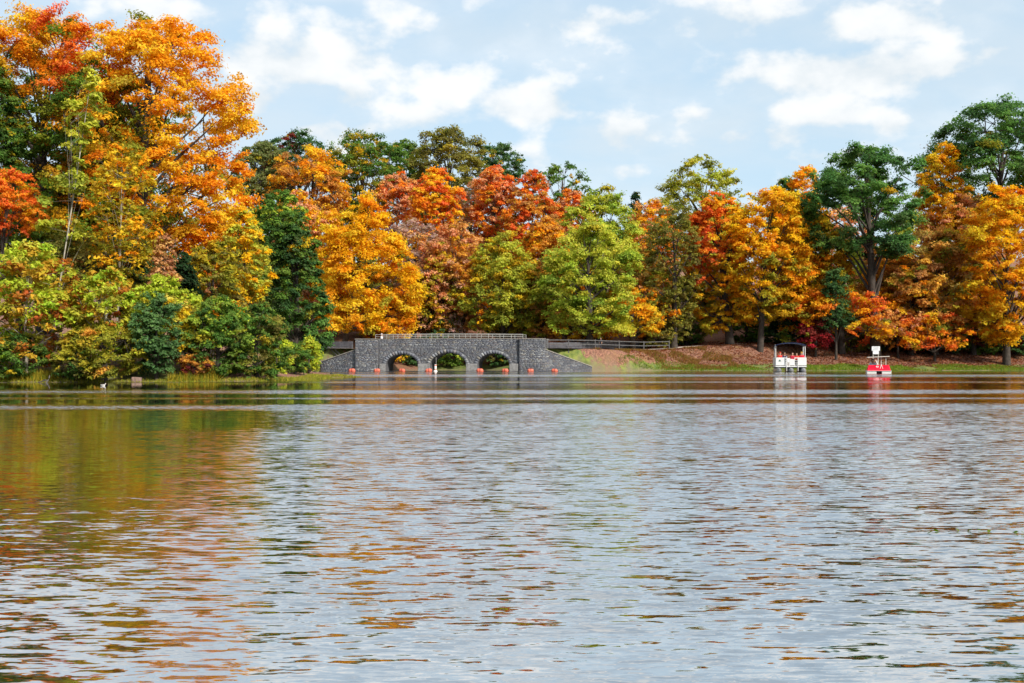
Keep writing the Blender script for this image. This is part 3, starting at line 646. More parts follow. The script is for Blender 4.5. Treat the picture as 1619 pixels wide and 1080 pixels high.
    tree('shrub', 'orange leaved shrub seen through the first arch', S, 620, 550, 590, 24, 127.4, 'gold', 'dome', 65, mixpal='rust', mixw=.4)
    tree('shrub', 'dark green shrub seen through the first arch', S, 655, 548, 590, 20, 127.6, 'darkgreen', 'dome', 66)
    tree('shrub', 'bright green shrub seen through the middle arch', S, 708, 545, 590, 38, 127.4, 'brightgreen', 'dome', 67, mixpal='green', mixw=.5)
    tree('shrub', 'brown olive shrub seen through the third arch', S, 782, 545, 590, 36, 127.0, 'olive', 'dome', 68, mixpal='darkgreen', mixw=.5)
    tree('broadleaf_tree', 'orange tree glimpsed between the tall dark bank tree and the golden tree', T, 520, 330, 530, 34, 134, 'orange', 'oval', 101, mixpal='salmon', mixw=.4)
    tree('broadleaf_tree', 'olive tree filling the slope left of the tall dark bank tree', T, 420, 330, 530, 50, 132, 'olive', 'dome', 102, mixpal='green', mixw=.5)
    tree('maple_tree', 'pale orange maple just below the rusty round tree', T, 470, 300, 420, 40, 138, 'salmon', 'dome', 103, mixpal='orange', mixw=.5)
    tree('broadleaf_tree', 'faded yellow brown tree between golden tree and salmon tree behind the bridge', T, 690, 400, 534, 42, 129, 'goldgreen', 'oval', 111, mixpal='salmon', mixw=.4)
    tree('broadleaf_tree', 'dull orange tree between olive and broad green tree behind the railing end', T, 858, 420, 536, 40, 127.5, 'brownorange', 'dome', 112, mixpal='oliveyellow', mixw=.35)
    tree('broadleaf_tree', 'pale rust tree between the broad green tree and the dark limbed tree', T, 1020, 395, 540, 40, 130, 'brownorange', 'oval', 113, mixpal='yellowgreen', mixw=.3)
def right_shore():
    tree('maple_tree', 'flame red and orange maple, first on the right shore', T, 1136, 302, 532, 47, 128.5, 'orange', 'oval', 71, dens=1.1, trunk_px=1155, trunk_w=12, boughs=24,
         zones=((-.5, .45, .72, 'redorange', .95), (0, -.7, .6, 'goldgreen', .4)), mixpal='goldgreen', mixw=.12)
    tree('maple_tree', 'golden yellow maple next to the flame red one', T, 1214, 288, 512, 62, 126.5, 'gold', 'dome', 72, dens=1.1, trunk_px=1202, trunk_w=9, boughs=28,
         zones=((.1, -.7, .6, 'goldgreen', .7),), mixpal='orange', mixw=.2)
    tree('maple_tree', 'orange maple between the golden one and the green oak', T, 1288, 335, 520, 50, 131, 'orangegreen', 'oval', 73, mixpal='goldgreen', mixw=.3)
    tree('oak_tree', 'large green oak with dark trunk rising above the orange maples', T, 1368, 228, 408, 94, 126, 'oakgreen', 'flat', 74, dens=1.05, trunk_px=1386, trunk_w=15, boughs=22, spread=.32, clumps=330, mixpal='darkgreen', mixw=.3, fill=.38)
    tree('oak_tree', 'small dark green tree below the left limb of the oak', T, 1322, 425, 520, 26, 124, 'darkgreen', 'column', 75, sparse=.2)
    tree('oak_tree', 'tall dark green oak on the skyline at the right edge', T, 1590, 165, 345, 108, 138, 'oakgreen', 'flat', 76, dens=1.0, boughs=24, spread=.34, clumps=330, mixpal='darkgreen', mixw=.35, fill=.42, trunk_px=1560, trunk_w=14)
    tree('maple_tree', 'slender yellow orange maple between the two green oaks', T, 1492, 225, 430, 40, 136, 'gold', 'oval', 77, sparse=.15, mixpal='orange', mixw=.4, trunk_px=1500, trunk_w=7)
    tree('broadleaf_tree', 'bare grey twiggy tree top beside the right skyline oak', T, 1474, 222, 330, 22, 142, 'mauve', 'oval', 78, sparse=.97, bark=BARK_GREY)
    tree('maple_tree', 'golden orange maple at the right edge of the shore', T, 1592, 290, 552, 68, 124.5, 'gold', 'oval', 79, dens=1.1, boughs=28, mixpal='orange', mixw=.45)
    tree('broadleaf_tree', 'brownish orange tree mass between oak trunk and right edge', T, 1478, 365, 535, 76, 129, 'brownorange', 'dome', 80, dens=1.1, boughs=28, mixpal='oliveyellow', mixw=.15)
    tree('broadleaf_tree', 'tan orange tree under the right skyline oak', T, 1525, 305, 480, 58, 134, 'brownorange', 'oval', 81, mixpal='salmon', mixw=.3)
    tree('broadleaf_tree', 'rusty orange tree behind the oak trunk', T, 1415, 385, 530, 52, 132, 'rust', 'dome', 82, mixpal='orange', mixw=.4)
    tree('maple_tree', 'orange understory maple left of the oak trunk', T, 1330, 452, 546, 80, 127.5, 'orange', 'flat', 83, dens=.75, mixpal='redorange', mixw=.45, boughs=18, fill=.25, sparse=.1, flat=.45)
    tree('maple_tree', 'low vivid red orange maple on the right bank', T, 1478, 498, 552, 54, 125, 'redorange', 'broad', 84, dens=.7, boughs=10, fill=.35, mixpal='orange', mixw=.3, trunk_w=4)
    tree('maple_tree', 'low dull orange maple beside the vivid red orange one', T, 1420, 490, 552, 52, 126.5, 'rust', 'broad', 85, dens=.8, mixpal='salmon', mixw=.4, boughs=10, fill=.4, trunk_w=4)
    tree('broadleaf_tree', 'tan orange tree filling the gap right of the oak trunk', T, 1440, 420, 545, 56, 128, 'brownorange', 'dome', 114, mixpal='orange', mixw=.35)
    tree('broadleaf_tree', 'rust coloured tree between brownish orange mass and right edge maple', T, 1540, 400, 548, 46, 128.5, 'rust', 'oval', 115, mixpal='goldgreen', mixw=.35)
    tree('conifer_tree', 'dark green spruce under the golden maple behind the pontoon boat', T, 1244, 478, 566, 42, 130, 'conifer', 'cone', 86, flat=.3, dens=1.2, boughs=20, spread=.5, mixpal='green', mixw=.2)
    tree('shrub', 'crimson shrub at the foot of the orange understory maple', S, 1290, 500, 552, 26, 125, 'crimson', 'dome', 87)
    tree('shrub', 'dark maroon shrub at the right edge of the bank', S, 1588, 512, 562, 48, 131, 'maroon', 'dome', 88)
    tree('shrub', 'dark green shrub behind the pedal boat', S, 1400, 515, 562, 44, 129.5, 'darkgreen', 'dome', 89)
    tree('shrub', 'dark green shrub below the vivid red orange maple', S, 1500, 522, 566, 54, 130, 'darkgreen', 'dome', 90, mixpal='maroon', mixw=.3)
    tree('shrub', 'olive shrub right of the pontoon boat', S, 1345, 522, 562, 26, 129, 'olive', 'dome', 91)
    tree('shrub', 'maroon shrub below the brownish orange tree mass', S, 1445, 528, 566, 30, 129, 'maroon', 'dome', 92)
    tree('shrub', 'dark green bush on the leafy bank right of the notice board', S, 1450, 524, 566, 46, 130.5, 'conifer', 'dome', 104, mixpal='green', mixw=.3)
    tree('shrub', 'dark green bush on the leafy bank behind the right end of the pontoon boat', S, 1300, 528, 562, 34, 130.5, 'conifer', 'dome', 105, mixpal='maroon', mixw=.3)
    tree('shrub', 'low dark bush at the right edge under the golden orange maple', S, 1605, 530, 568, 40, 129.5, 'darkgreen', 'dome', 106, mixpal='maroon', mixw=.3)
    tree('shrub', 'green shrub near the right edge of the bank', S, 1555, 528, 566, 28, 129.5, 'green', 'dome', 93)
    tree('broadleaf_tree', 'green understory tree left of the flame red maple', T, 1085, 440, 548, 40, 133, 'olive', 'dome', 94, mixpal='green', mixw=.5)
    tree('broadleaf_tree', 'dark green understory tree between the red and gold maple trunks', T, 1180, 470, 545, 30, 136, 'green', 'dome', 95)
    tree('broadleaf_tree', 'orange tree top peeping out left of the green oak', T, 1272, 262, 400, 28, 144, 'orange', 'dome', 96)
    tree('broadleaf_tree', 'dark green tree top left of the green oak', T, 1243, 280, 400, 28, 148, 'green', 'dome', 97)
def wooded_slope():
    rng = np.random.default_rng(5)
    pals = [('salmon', 'salmon pink'), ('gold', 'yellow'), ('rust', 'rust brown'), ('yellowgreen', 'yellow green'), ('orange', 'orange'), ('mauve', 'mauve brown'), ('olive', 'olive'), ('green', 'green')]
    spots = ['behind the huge orange maple', 'behind the rusty round tree', 'behind the golden yellow tree', 'behind the glowing orange maple', 'behind the olive yellow tree', 'behind the broad bright green tree',
             'behind the dark limbed tree', 'behind the flame red maple', 'behind the golden maple', 'behind the large green oak', 'behind the brownish orange mass', 'behind the maple at the right edge']
    for i in range(24):
        c = i % 12; row = i // 12
        px = 380 + c * 106 + rng.normal() * 16; Y = (139, 158)[row] + rng.random() * 8; top = (395, 330)[row] + rng.normal() * 12
        pal, word = pals[(i * 3 + row) % 8]
        tree('broadleaf_tree', 'half hidden %s tree %s on the slope %s' % (word, ('low', 'high')[row], spots[c]), T, px, top, 525, 46, Y, pal, ('oval', 'dome', 'pear')[i % 3], 200 + i,
             dens=.6, leaf=.32, group='half hidden trees on the wooded slope', boughs=10)
near_bank(); middle_wood(); right_shore(); wooded_slope()

# ------------------------------------------------------------------ stone bridge
def build_bridge():
    TH = math.radians(-7.0)
    root = empty('stone_bridge', (-6.3, 113.0, 0.0), TH)
    tag(root, 'grey stone bridge with three arches and flared wing walls over the creek mouth', 'bridge')
    def loc(x, y):
        dx, dy = x + 6.3, y - 113.0
        return dx * math.cos(TH) + dy * math.sin(TH), -dx * math.sin(TH) + dy * math.cos(TH)
    mortar = pmat('bridge_mortar', (0.11, 0.11, 0.12), 0.95, 0.3, 6.0)
    stone = tint_mat('bridge_stone', 0.85, 0.3, 14.0)
    coping = pmat('bridge_coping', (0.34, 0.31, 0.27), 0.9, 0.3, 5.0)
    concrete = pmat('pier_concrete', (0.25, 0.245, 0.24), 0.9, 0.35, 4.0, bump=0.3)
    arches = [(-6.37, -3.08, 1.69), (-1.88, 1.76, 1.83), (2.89, 6.09, 1.76)]
    SPR = 0.55; NA = 18
    camber = lambda u: 3.17 + 0.07 * (1 - (u / 7.1) ** 2)
    def comb(top):
        pts = [(-7.1, -1.2)]
        for a, b, zt in arches:
            pts.append((a, -1.2)); c = (a + b) / 2; r = (b - a) / 2
            for i in range(NA + 1):
                th = math.pi * (1 - i / NA); pts.append((c + r * math.cos(th), SPR + (zt - SPR) * math.sin(th)))
            pts.append((b, -1.2))
        pts += [(7.1, -1.2)] + [(u, top(u)) for u in np.linspace(7.1, -7.1, 15)]
        return pts
    def prism(name, poly, v0, v1, mat):
        bm = bmesh.new()
        A = [bm.verts.new((u, v0, z)) for u, z in poly]; B = [bm.verts.new((u, v1, z)) for u, z in poly]
        n = len(poly)
        bm.faces.new(A); bm.faces.new(B[::-1])
        for i in range(n): bm.faces.new((A[i], B[i], B[(i + 1) % n], A[(i + 1) % n]))
        return link(name, bm_mesh(name, bm, mat), root)
    prism('spandrel_wall', comb(camber), 0.0, 0.42, mortar)
    prism('vault', comb(lambda u: 2.3), 0.42, 2.9, mortar)
    prism('spandrel_wall', comb(camber), 2.9, 3.32, mortar)
    for side, (u0, u1) in (('l', (-9.42, -7.1)), ('r', (7.1, 9.62))):
        p = box_part('pilaster', (u0, -0.26, -1.2), (u1, 3.5, 2.3), mortar, root)
        box_part('parapet_end', (u0, -0.26, 2.3), (u1, 0.42, 3.17), mortar, root)
        box_part('parapet_end', (u0, 2.9, 2.3), (u1, 3.5, 3.17), mortar, root)
        box_part('coping_stone', (u0 - .05, -0.32, 3.172), (u1 + .05, 0.46, 3.23), coping, root, bevel=.012)
        box_part('coping_stone', (u0 - .05, 2.86, 3.172), (u1 + .05, 3.54, 3.23), coping, root, bevel=.012)
    us = np.linspace(-7.1, 7.1, 13)
    for a, b in zip(us[:-1], us[1:]):
        for v0, v1 in ((-.05, .45), (2.87, 3.37)):
            bm = bmesh.new(); a2, b2 = a + .006, b - .006
            vv = [bm.verts.new(p) for p in ((a2, v0, camber(a)), (b2, v0, camber(b)), (b2, v1, camber(b)), (a2, v1, camber(a)), (a2, v0, camber(a) + .055), (b2, v0, camber(b) + .055), (b2, v1, camber(b) + .055), (a2, v1, camber(a) + .055))]
            for f in ((0, 3, 2, 1), (4, 5, 6, 7), (0, 1, 5, 4), (1, 2, 6, 5), (2, 3, 7, 6), (3, 0, 4, 7)): bm.faces.new([vv[i] for i in f])
            link('coping_stone', bm_mesh('coping_stone', bm, coping), root)
    # wing walls flare back into the banks
    ends = []
    for (u0, z0), (px, Yw, z1) in (((-9.0, 2.25), (507, 115.6, .92)), ((9.0, 2.35), (936, 114.3, .42))):
        e = loc((px - CX) * Yw / F, Yw); p0 = np.array([u0, -0.10]); p1 = np.array(e); d = p1 - p0; L = np.linalg.norm(d); d /= L
        nrm = np.array([d[1], -d[0]]) * (1 if u0 > 0 else -1)
        ends.append((p0, d, L, nrm, z0, z1))
        bm = bmesh.new(); q = -nrm * .45
        pts = [(p0, -1.2), (p1, -1.2), (p1, z1), (p0, z0)]
        A = [bm.verts.new((p[0], p[1], z)) for p, z in pts]; B = [bm.verts.new((p[0] + q[0], p[1] + q[1], z)) for p, z in pts]
        bm.faces.new(A); bm.faces.new(B[::-1])
        for i in range(4): bm.faces.new((A[i], B[i], B[(i + 1) % 4], A[(i + 1) % 4]))
        w = link('wing_wall', bm_mesh('wing_wall', bm, mortar), root)
        n = 7
        for i in range(n):
            a, b = i / n + .002, (i + 1) / n - .002; bm = bmesh.new(); o1 = nrm * .07; o2 = -nrm * .5
            P = []
            for dz in (0.003, .075):
                for f, o_ in ((a, o1), (b, o1), (b, o2), (a, o2)):
                    c = p0 + d * L * f + o_; P.append(bm.verts.new((c[0], c[1], z0 + (z1 - z0) * f + dz)))
            for f in ((0, 3, 2, 1), (4, 5, 6, 7), (0, 1, 5, 4), (1, 2, 6, 5), (2, 3, 7, 6), (3, 0, 4, 7)): bm.faces.new([P[k] for k in f])
            link('coping_stone', bm_mesh('coping_stone', bm, coping), w)
    # rubble courses on every visible face
    rng = np.random.default_rng(3)
    shades = np.array([srgb(98, 102, 112), srgb(112, 116, 124), srgb(88, 92, 104), srgb(130, 133, 138), srgb(102, 99, 104), srgb(116, 114, 112), srgb(146, 148, 150), srgb(80, 84, 98)]) * np.array([1.22, 1.18, 1.10])
    wts = np.array([.25, .22, .2, .08, .12, .08, .01, .04])
    def courses(origin, d, L, nrm, ztop, keep, hscale=1.0, dark=1.0):
        VV, CC, off = [], [], 0
        z = -0.15
        while z < 3.2:
            h = rng.uniform(.075, .14) * hscale; s = rng.uniform(-.3, 0)
            while s < L:
                w = rng.uniform(.14, .46); a, b = max(s, 0) + .008, min(s + w, L) - .008; s += w
                if b - a < .06: continue
                zt = z + h - .014 + rng.uniform(-.012, .004); zb = z + rng.uniform(0, .01)
                m_ = (a + b) / 2
                zt = min(zt, ztop(a), ztop(b))
                if zt - zb < .05 or not keep(a, b, zb, zt): continue
                pr = rng.uniform(.008, .032); c = .010
                P = []
                for (ss, zz, o_) in ((a, zb, -.02), (b, zb, -.02), (b, zt, -.02), (a, zt, -.02), (a + c, zb + c, pr), (b - c, zb + c, pr + rng.uniform(-.01, .01)), (b - c, zt - c, pr), (a + c, zt - c, pr + rng.uniform(-.01, .01))):
                    q = origin + d * ss + nrm * o_; P.append((q[0], q[1], zz))
                VV.append(P); CC.append(shades[rng.choice(8, p=wts)] * rng.uniform(.85, 1.15) * dark)
            z += h
        V = np.array(VV).reshape(-1, 3); n = len(VV)
        base = np.array([(4, 5, 6, 7), (0, 1, 5, 4), (1, 2, 6, 5), (2, 3, 7, 6), (3, 0, 4, 7)])
        Q = (np.arange(n)[:, None, None] * 8 + base[None]).reshape(-1, 4)
        col = np.repeat(np.array(CC), 5, axis=0)
        o = link('stone_facing', np_mesh('stone_facing', V, Q, stone, col), root); o['kind'] = 'stuff'
    ux = np.array([1.0, 0]); fr = np.array([0, -1.0])
    RING = .36
    def clear(u0):
        def f(a, b, zb, zt):
            a += u0; b += u0
            for l, r_, top in arches:
                c, R_ = (l + r_) / 2, (r_ - l) / 2 + RING; Z_ = top - SPR + RING
                for uu in (a, b, (a + b) / 2):
                    for zz in (zb, zt):
                        if abs(uu - c) < R_ and (zz < SPR or ((uu - c) / R_) ** 2 + (max(0, zz - SPR) / Z_) ** 2 < 1): return False
                if zb < .72 and (a < r_ + 1.3 and b > l - 1.3) and -7.0 < a: return False
            return True
        return f
    courses(np.array([-7.08, 0.0]), ux, 14.16, fr, lambda s: camber(s - 7.08), clear(-7.08))
    courses(np.array([-9.42, -.26]), ux, 2.32, fr, lambda s: 3.17, lambda *a: True, dark=1.12)
    courses(np.array([7.1, -.26]), ux, 2.52, fr, lambda s: 3.17, lambda *a: True, dark=1.12)
    for p0, d, L, nrm, z0, z1 in ends:
        courses(p0, d, L, nrm, (lambda s, z0=z0, z1=z1, L=L: z0 + (z1 - z0) * s / L), lambda *a: True, 1.1, .95)
    # arch rings
    for l, r_, top in arches:
        c, R_, Z_ = (l + r_) / 2, (r_ - l) / 2, top - SPR
        n = 19
        for i in range(n):
            t0 = math.pi * (i + .04) / n; t1 = math.pi * (i + .96) / n; k = RING * rng.uniform(.86, 1.0); pr = -rng.uniform(.04, .075)
            def pt(t, e): return c + (R_ + e) * math.cos(t), SPR + (Z_ + e) * math.sin(t)
            q = [pt(t0, .005), pt(t1, .005), pt(t1, k), pt(t0, k)]
            V = [(u, v, z) for v in (.02, pr) for u, z in q]
            Q = [(4, 5, 6, 7), (0, 1, 5, 4), (1, 2, 6, 5), (2, 3, 7, 6), (3, 0, 4, 7)]
            col = np.repeat((shades[rng.choice(8, p=wts)] * rng.uniform(.9, 1.25))[None], 5, 0)
            link('arch_stone', np_mesh('arch_stone', V, Q, stone, col), root)
    # pale concrete footings of piers and abutments
    for a, b in ((-7.0, -6.37), (-3.08, -1.88), (1.76, 2.89), (6.09, 6.98)):
        box_part('pier_footing', (a + .01, -0.16, -1.2), (b - .01, 0.3, .74), concrete, root, bevel=.02)
    # two-bar railings on both parapets
    steel = pmat('railing_paint', (0.46, 0.45, 0.42), 0.5, 0.2, 9.0)
    for v in (.2, 3.1):
        zs = lambda u: camber(np.clip(u, -7.1, 7.1)) + .05
        uu = np.linspace(-7.45, 7.4, 14)
        rl = link('railing', tubes_mesh('railing', [([(u, v, zs(u) + .43) for u in uu], [.02] * 14)], steel, 6), root)
        link('lower_rail', tubes_mesh('lower_rail', [([(u, v, zs(u) + .22) for u in uu], [.016] * 14)], steel, 6), rl)
        for u in uu: bar_part('post', (u, v, zs(u) - .02), (u, v, zs(u) + .44), .018, steel, rl, 6)
    box_part('deck', (-9.4, .44, 2.304), (9.6, 2.88, 2.34), pmat('bridge_deck', (.3, .27, .24), .95, .3, 3), root)
    return root
build_bridge()

# ------------------------------------------------------------------ fences and board barriers
WOOD = pmat('fence_wood', (0.115, 0.112, 0.112), 0.9, 0.4, 6.0, bump=0.4)
BOARD = pmat('barrier_board', (0.085, 0.085, 0.10), 0.85, 0.35, 3.0, bump=0.3)
def fence(label, pts, h, rails):
    """pts: list of (x, y, ground z); every post and rail a part."""
    root = empty('rail_fence', pts[0]); tag(root, label, 'fence', 'rail fences of the approach path')
    o = Vector(pts[0])
    for p in pts:
        p = Vector(p) - o; box_part('post', (p.x - .05, p.y - .05, p.z - .4), (p.x + .05, p.y + .05, p.z + h), WOOD, root, bevel=.012)
    for a, b in zip(pts[:-1], pts[1:]):
        for f in rails:
            pa = Vector(a) - o + Vector((0, -.075, h * f)); pb = Vector(b) - o + Vector((0, -.075, h * f)); d = (pb - pa)
            bm = bmesh.new(); box(bm, (0, -.02, -.04), (d.length - .012, .02, .04))
            bm.transform(Matrix.Translation(pa) @ d.to_track_quat('X', 'Z').to_matrix().to_4x4())
            link('rail', bm_mesh('rail', bm, WOOD, bevel=.008), root)
def barrier(label, a, b, n, h):
    root = empty('board_barrier', a); tag(root, label, 'barrier'); A = Vector(a); d = Vector(b) - A; L = math.hypot(d.x, d.y); ang = math.atan2(d.y, d.x)
    for i in range(n):
        x0, x1 = L * i / n, L * (i + 1) / n; z = d.z * (i + .5) / n
        for k in range(4):
            bm = bmesh.new(); box(bm, (x0 + .01, -.03, z + .03 + k * h / 4), (x1 - .01, .03, z + (k + 1) * h / 4 + .012)); bm.transform(Matrix.Rotation(ang, 4, 'Z'))
            link('board', bm_mesh('board', bm, BOARD, bevel=.008), root)
    for i in range(n + 1):
        x0 = L * i / n; z = d.z * i / n; bm = bmesh.new(); box(bm, (x0 - .06, .035, z - .5), (x0 + .06, .16, z + h + .02)); bm.transform(Matrix.Rotation(ang, 4, 'Z'))
        link('post', bm_mesh('post', bm, BOARD, bevel=.008), root)
fp = []
for px, by, Y in ((864, 548, 113.2), (899, 551.7, 114.6), (941, 554, 116.8), (979, 556.3, 119.0), (1018, 559, 121.4), (1058, 561, 124.0)):
    p = at(px, by, Y); fp.append((p.x, Y, max(gz(p.x, Y), p.z - .25)))
fence('weathered two rail wooden fence along the path right of the bridge', fp, 1.0, (.9, .5))
fp = []
for px, Y in ((553, 115.2), (517, 116.6), (480, 118.0), (444, 119.2)):
    x = (px - CX) * Y / F; fp.append((x, Y, gz(x, Y)))
fence('short two rail wooden fence left of the bridge behind the bank bushes', fp, .78, (.92, .42))
b0 = at(868, 548, 118.8); b1 = at(1018, 548.5, 128.4)
barrier('long dark board barrier behind the path right of the bridge', (b0.x, b0.y, gz(b0.x, b0.y) - .05), (b1.x, b1.y, gz(b1.x, b1.y) + .02), 6, 1.0)
b0 = at(470, 549, 121.8); b1 = at(556, 549, 118.4)
barrier('dark board barrier behind the short fence left of the bridge', (b0.x, b0.y, gz(b0.x, b0.y)), (b1.x, b1.y, 2.3), 3, .72)

# ------------------------------------------------------------------ buoys
def float_mesh():
    bm = bmesh.new()
    bmesh.ops.create_uvsphere(bm, u_segments=20, v_segments=14, radius=1.0)
    for v in bm.verts:
        x, y, z = v.co; e = .55
        f = lambda c: math.copysign(abs(c) ** e, c)
        r = math.hypot(x, y) ** .8
        a = math.atan2(y, x)
        v.co = (f(z) * .36, math.cos(a) * r * .235, math.sin(a) * r * .235)
    return bm
BUOY = pmat('buoy_orange', srgb(226, 112, 84) * .85, 0.55, 0.25, 4.0)
BUOY_DARK = pmat('buoy_waterline', srgb(150, 46, 40) * .8, 0.5, 0.2, 7.0)
ROPE = pmat('barrier_rope', (.05, .05, .055), .9)
fm = bm_mesh('float', float_mesh(), BUOY, smooth=True)
buoy_px = (556.5, 596, 635.6, 677.7, 758.7, 798.7, 838.7, 876.7)
where = ('below the wing wall at the left end', 'at the left pilaster', 'under the first arch', 'beside the white marker buoy', 'under the third arch, next to the pier',
         'under the right side of the third arch', 'below the right pilaster', 'at the right end of the row')
for i, px in enumerate(buoy_px):
    Y = 109.6 - i * .25; x = (px - CX) * Y / F
    r = empty('barrier_buoy', (x, Y, .09), .25 * math.sin(i * 2.3)); r.scale = (.86 + .05 * math.sin(i * 5.1),) * 3; r.rotation_euler.y = .08 * math.sin(i * 3.7); tag(r, 'coral orange float in the barrier line ' + where[i], 'buoy', 'orange barrier buoys')
    link('float', fm, r)
    bm = bmesh.new()
    bmesh.ops.create_cone(bm, cap_ends=False, segments=20, radius1=.242, radius2=.242, depth=.07, matrix=Matrix.Rotation(math.pi / 2, 4, 'Y'))
    link('band', bm_mesh('band', bm, BUOY_DARK, smooth=True), r)
    for sx in (-1, 1):
        bm = bmesh.new(); bmesh.ops.create_cone(bm, cap_ends=True, segments=10, radius1=.05, radius2=.035, depth=.1, matrix=Matrix.Translation((sx * .39, 0, -.04)) @ Matrix.Rotation(math.pi / 2 * sx, 4, 'Y'))
        link('eye', bm_mesh('eye', bm, BUOY_DARK), r)
pts = []
for i in range(len(buoy_px) - 1):
    Ya, Yb = 109.6 - i * .25, 109.35 - i * .25
    xa, xb = (buoy_px[i] - CX) * Ya / F + .42, (buoy_px[i + 1] - CX) * Yb / F - .42
    for k in range(9):
        f = k / 8; pts.append((xa + (xb - xa) * f, Ya + (Yb - Ya) * f, .07 - .05 * math.sin(f * math.pi)))
tag(link('barrier_rope', tubes_mesh('barrier_rope', [(pts, [.022] * len(pts))], ROPE, 5)), 'thin dark rope stringing the orange floats together', 'rope')
WHITE = pmat('white_plastic', (.78, .76, .72), .45, .12, 6.0)
mb = empty('marker_buoy', ((688.5 - CX) * 108.9 / F, 108.9, 0)); mb.scale = (.72, .72, .85); tag(mb, 'white upright marker buoy with orange bands in front of the middle arch', 'buoy')
def lathe(name, prof, mat, parent, seg=18, off=(0, 0, 0)):
    n = len(prof); th = np.arange(seg) / seg * 6.28319
    V = np.array([(r * math.cos(a) + off[0], r * math.sin(a) + off[1], z + off[2]) for r, z in prof for a in th])
    i = np.arange(n - 1)[:, None] * seg; j = np.arange(seg)[None, :]
    Q = np.stack([i + j, i + (j + 1) % seg, i + seg + (j + 1) % seg, i + seg + j], -1).reshape(-1, 4)
    return link(name, np_mesh(name, V, Q, mat, smooth=True), parent)
lathe('collar', [(0, -.1), (.30, -.08), (.30, .04), (.22, .11), (.15, .14), (0, .15)], WHITE, mb)
lathe('body', [(.15, .13), (.15, .78), (.13, .80), (0, .80)], WHITE, mb)
lathe('orange_band', [(.153, .64), (.153, .76)], BUOY, mb); lathe('orange_band', [(.153, .22), (.153, .30)], BUOY, mb)
bar_part('staff', (0.09, 0, .78), (.09, 0, 1.62), .014, WHITE, mb, 6)

